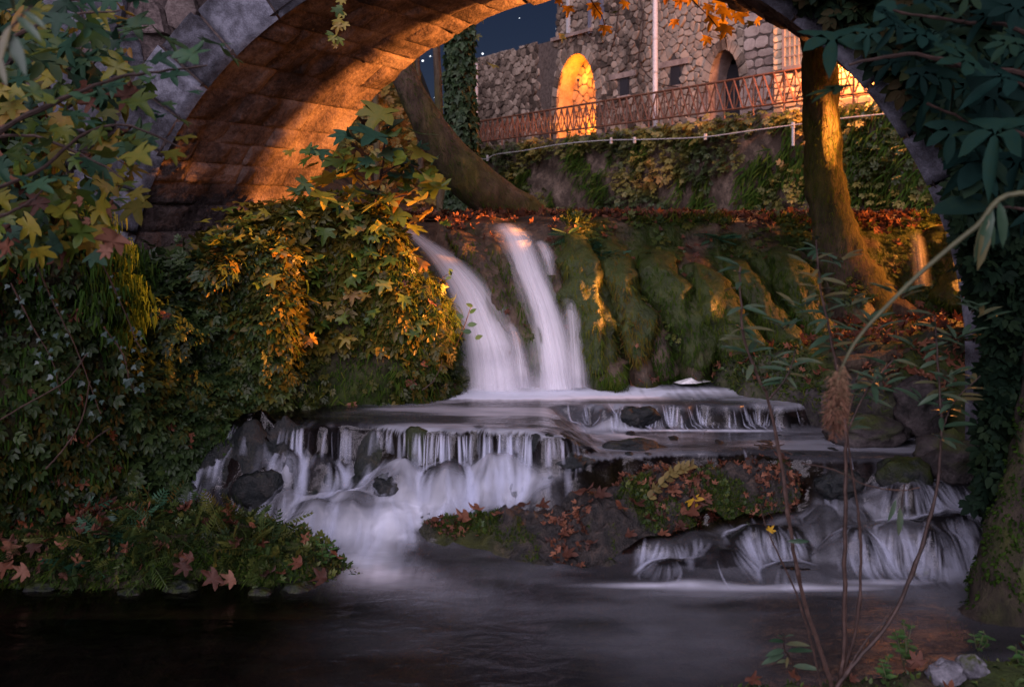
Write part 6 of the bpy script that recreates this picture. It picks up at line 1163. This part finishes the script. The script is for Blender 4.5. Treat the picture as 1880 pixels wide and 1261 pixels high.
# ------------------------------------------------------------------ right upper foliage
fg = empty('fig_branches', P(1900, 330, 3.1), 'fig branches with deeply lobed dark teal leaves reaching in from the right', 'branch')
for pts, Y, r in (([(2050, 330), (1900, 150), (1800, 130), (1680, 100), (1560, 120)], 3.0, .012), ([(2050, 200), (1880, 60), (1760, 40), (1640, 20)], 3.1, .010), ([(2050, 300), (1860, 145), (1740, 120), (1690, 95)], 3.2, .007), ([(2080, 420), (1900, 260), (1800, 230), (1700, 190)], 3.1, .010), ([(2080, 520), (1920, 400), (1840, 380), (1790, 390)], 3.0, .008)): stem(fg, pts, Y, r, r * .4, 'twig', 'branch')
ARCH_X = lambda y: np.interp(y, [-20, 0, 80, 154, 255, 365, 464, 588], [1330, 1345, 1535, 1612, 1675, 1722, 1773, 1810])
FGL = [(1530, 85, 130), (1550, 180, 120), (1600, 190, 90), (1595, 70, 80), (1690, 15, 110), (1735, 30, 100), (1760, 60, 90), (1700, 75, 90), (1760, 105, 110), (1790, 130, 100), (1680, 100, 90), (1650, 120, 80), (1725, 160, 90), (1700, 185, 80), (1660, 205, 70), (1640, 150, 80), (1830, 40, 110), (1860, 90, 100), (1860, 160, 110), (1810, 180, 100), (1840, 240, 110), (1880, 300, 100), (1790, 290, 90), (1760, 230, 80), (1720, 290, 70), (1830, 330, 100), (1870, 20, 90), (1610, 30, 80), (1580, 10, 80), (1650, 50, 70), (1720, 0, 80), (1780, 0, 90), (1810, 85, 80)]
FGL = [f for f in FGL if f[0] < 1560 or f[0] > ARCH_X(f[1]) + 55]
for x, y, sz in FGL: leaf(fg, 'fig', P(x, y - sz * .2, 3.05 + rng.uniform(-.25, .3)), (-.5 + rng.normal() * .6, -.35, -.35 + rng.normal() * .3), (rng.normal() * .35, -.25 + rng.normal() * .25, .92), sz * 3.05 / F * .74 * rng.uniform(.75, 1.1))
for x0, y0, x1, y1 in ((1812, 378, 1716, 378), (1790, 235, 1760, 200), (1795, 240, 1810, 190), (1795, 245, 1745, 240), (1800, 300, 1760, 345), (1805, 310, 1770, 360), (1800, 310, 1830, 350), (1815, 290, 1850, 330)): leaf(fg, 'figblade', P(x0, y0, 3.0), P(x1, y1, 2.95) - P(x0, y0, 3.0), (0, -.6, .8), np.linalg.norm(P(x1, y1, 3) - P(x0, y0, 3)) * 1.2)
for k in range(110):
    x, y = rng.uniform(1640, 1950), rng.uniform(-20, 420)
    if x > ARCH_X(y) + 90: leaf(fg, 'fig' if rng.random() < .6 else 'figblade', P(x, y, rng.uniform(3.1, 3.9)), (-.2 + rng.normal() * .6, -.2, -.6), (rng.normal() * .5, -.6, .7), rng.uniform(.08, .16))
put('trunk', *tube(spline([(4.9, 2.6, -.3), (4.7, 2.5, 1.5), (4.3, 2.3, 3.2), (3.6, 2.1, 4.4)], 20), np.linspace(.22, .10, 20), 10, rough=.2), M['bark'], fg)
for (cc, rr_, n) in (((2.9, 2.0, 4.7), (1.7, 1.3, .8), 2600), ((2.9, 3.6, 3.85), (1.0, .8, .55), 2400), ((4.2, 3.8, 3.2), (.8, 1.0, 1.3), 1800)):  # unseen crown clumps out of frame, added to shade the right arch face
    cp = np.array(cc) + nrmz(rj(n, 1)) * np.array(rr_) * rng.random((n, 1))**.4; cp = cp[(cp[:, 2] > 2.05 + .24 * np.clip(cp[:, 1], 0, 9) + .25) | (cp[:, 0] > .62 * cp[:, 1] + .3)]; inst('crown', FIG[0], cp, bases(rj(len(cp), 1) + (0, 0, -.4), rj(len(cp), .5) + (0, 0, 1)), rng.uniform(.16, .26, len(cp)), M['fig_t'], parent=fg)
put('trunk', *tube(spline([(-4.6, 2.0, -.3), (-4.4, 2.0, 1.6), (-4.0, 1.9, 3.2), (-3.4, 1.8, 4.3)], 20), np.linspace(.22, .10, 20), 10, rough=.2), M['bark'], pl)
cp = np.array((-4.1, 1.5, 4.9)) + nrmz(rj(900, 1)) * np.array((1.3, 1.2, .8)) * rng.random((900, 1))**.4; cp = cp[cp[:, 2] > 2.3 + .28 * np.clip(cp[:, 1], 0, 9) + .25]; inst('crown', PLANE[0], cp, bases(rj(len(cp), 1) + (0, 0, -.4), rj(len(cp), .5) + (0, 0, 1)), rng.uniform(.16, .26, len(cp)), M['plane_t'], parent=pl)  # unseen crown out of frame, added to darken the left edge
# dark creeper over the right part of the bridge and the pier
n = 11000; cxr = rng.uniform(1.7, 5.0, n); czr = rng.uniform(-1.1, 3.4, n); rr2 = np.hypot(cxr / BA, np.clip(czr, 0, 9) / BB); okc = (rr2 > 1.055) & (fbm(cxr * 2.2, czr * 2.2, 5., o=3) + .35 * (rr2 - 1.25) > .36); cxr, czr = cxr[okc], czr[okc]; n = len(cxr)
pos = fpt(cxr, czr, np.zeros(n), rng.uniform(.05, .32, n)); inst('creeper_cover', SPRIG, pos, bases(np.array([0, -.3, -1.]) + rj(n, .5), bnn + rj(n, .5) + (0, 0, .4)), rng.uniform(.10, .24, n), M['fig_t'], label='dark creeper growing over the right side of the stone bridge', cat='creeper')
n = 1500; cxr = rng.uniform(-5.0, -2.2, n); czr = rng.uniform(.3, 3.4, n); rr2 = np.hypot(cxr / BA, czr / BB); okc = (rr2 > 1.16) & (fbm(cxr * 2.2, czr * 2.2, 15., o=3) + .3 * (rr2 - 1.3) > .5); cxr, czr = cxr[okc], czr[okc]; n = len(cxr)
inst('creeper_cover', SPRIG, fpt(cxr, czr, np.zeros(n), rng.uniform(.05, .3, n)), bases(np.array([0, -.3, -1.]) + rj(n, .5), bnn + rj(n, .5) + (0, 0, .4)), rng.uniform(.10, .22, n), M['plane_t'], label='sparse creeper on the left face of the stone bridge', cat='creeper')
# a thin hanging vine under the crown
hv = empty('hanging_vine', P(622, -40, 6.4), 'thin vine with a few yellow leaves hanging before the dark arch', 'vine'); stem(hv, [(625, -60), (622, 10), (618, 50), (614, 85)], 6.4, .005, .002)
for k in range(12): leaf(hv, 'maple', P(620 + rng.normal() * 7, rng.uniform(-10, 90), 6.38), (rng.normal() * .4, -.2, -1), (0, -1, .4), rng.uniform(.04, .07))
# ferns sprouting from the golden moss lobes
for x, y, lab in ((1078, 445, 'fern growing at the top of the golden moss lobe'), (1105, 470, 'fern on the lobe right of the golden one'), (1185, 590, 'broad leaved tuft low on the orange moss lobe'), (1045, 432, 'small fern at the crest beside the waterfall'), (1330, 440, 'grassy tuft on the crest above the green lobe')):
    t_ = (ZC - (y - HY) * 7.9 / F - zb_) / (zt_ - zb_); x_ = (x - CX) * 7.9 / F; c = np.array([x_, float(ledge_y(np.array([x_]), np.array([t_]))[0]) - .03, zb_ + (zt_ - zb_) * t_]); fe = empty('ledge_fern', c, lab, 'fern', 'ferns on the waterfall ledge')
    for k in range(11): a = rng.uniform(-pi, 0); leaf(fe, 'frond', c, (cos(a), sin(a), rng.uniform(-.3, .9)), (0, -.4, 1), rng.uniform(.12, .22), 'frond')

# dark shrub whose added leaves also stand in for shadow on the right pier
ds = empty('dark_shrub', (3.0, 5.0, 0), 'dense dark shrub added before the right bridge pier, partly standing in for shadow', 'shrub')
n = 8500; pxs, pys = rng.uniform(1765, 1990, n), rng.uniform(150, 930, n); lim = np.interp(pys, [150, 255, 365, 464, 588, 640, 930], [1690, 1716, 1740, 1782, 1812, 1818, 1800]) + rng.normal(size=n) * 5; ok = pxs > lim; pxs, pys = pxs[ok], pys[ok]; n = len(pxs); dy_ = rng.uniform(4.7, 5.4, n)
pos = np.stack([(pxs - CX) * dy_ / F, dy_, ZC - (pys - HY) * dy_ / F], -1)
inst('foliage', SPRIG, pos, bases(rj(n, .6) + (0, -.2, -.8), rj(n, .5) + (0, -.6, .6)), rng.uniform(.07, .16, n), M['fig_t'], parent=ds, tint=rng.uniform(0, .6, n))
for k in range(5): stem(ds, [(1850 + 20 * k, 960), (1840 + 24 * k, 700), (1830 + 30 * k, 400), (1850 + 25 * k, 180)], 5.1 + .06 * k, .014, .005)

# wet stones along the water edge of the low left bank
for i, (px, r, lab) in enumerate(((70, .09, 'dark wet stone at the water edge under the leaf pile'), (235, .07, 'small dark stone at the water edge under the drooping fern'), (330, .10, 'broad dark stone in the black water before the low bank'), (475, .07, 'dark stone beside the pale leaves at the water edge'), (545, .09, 'mossy dark stone near the tip of the low bank'))):
    c = PZ(px, 1083 + (i % 2) * 8, .0); boulder('edge_stone', c + (0, .03, -.01), (r, r * .7, r * .5), 'wetrock', lab, 'rock', seed=60 + i, moss=.15, rough=.5, group='wet stones at the edge of the low bank')
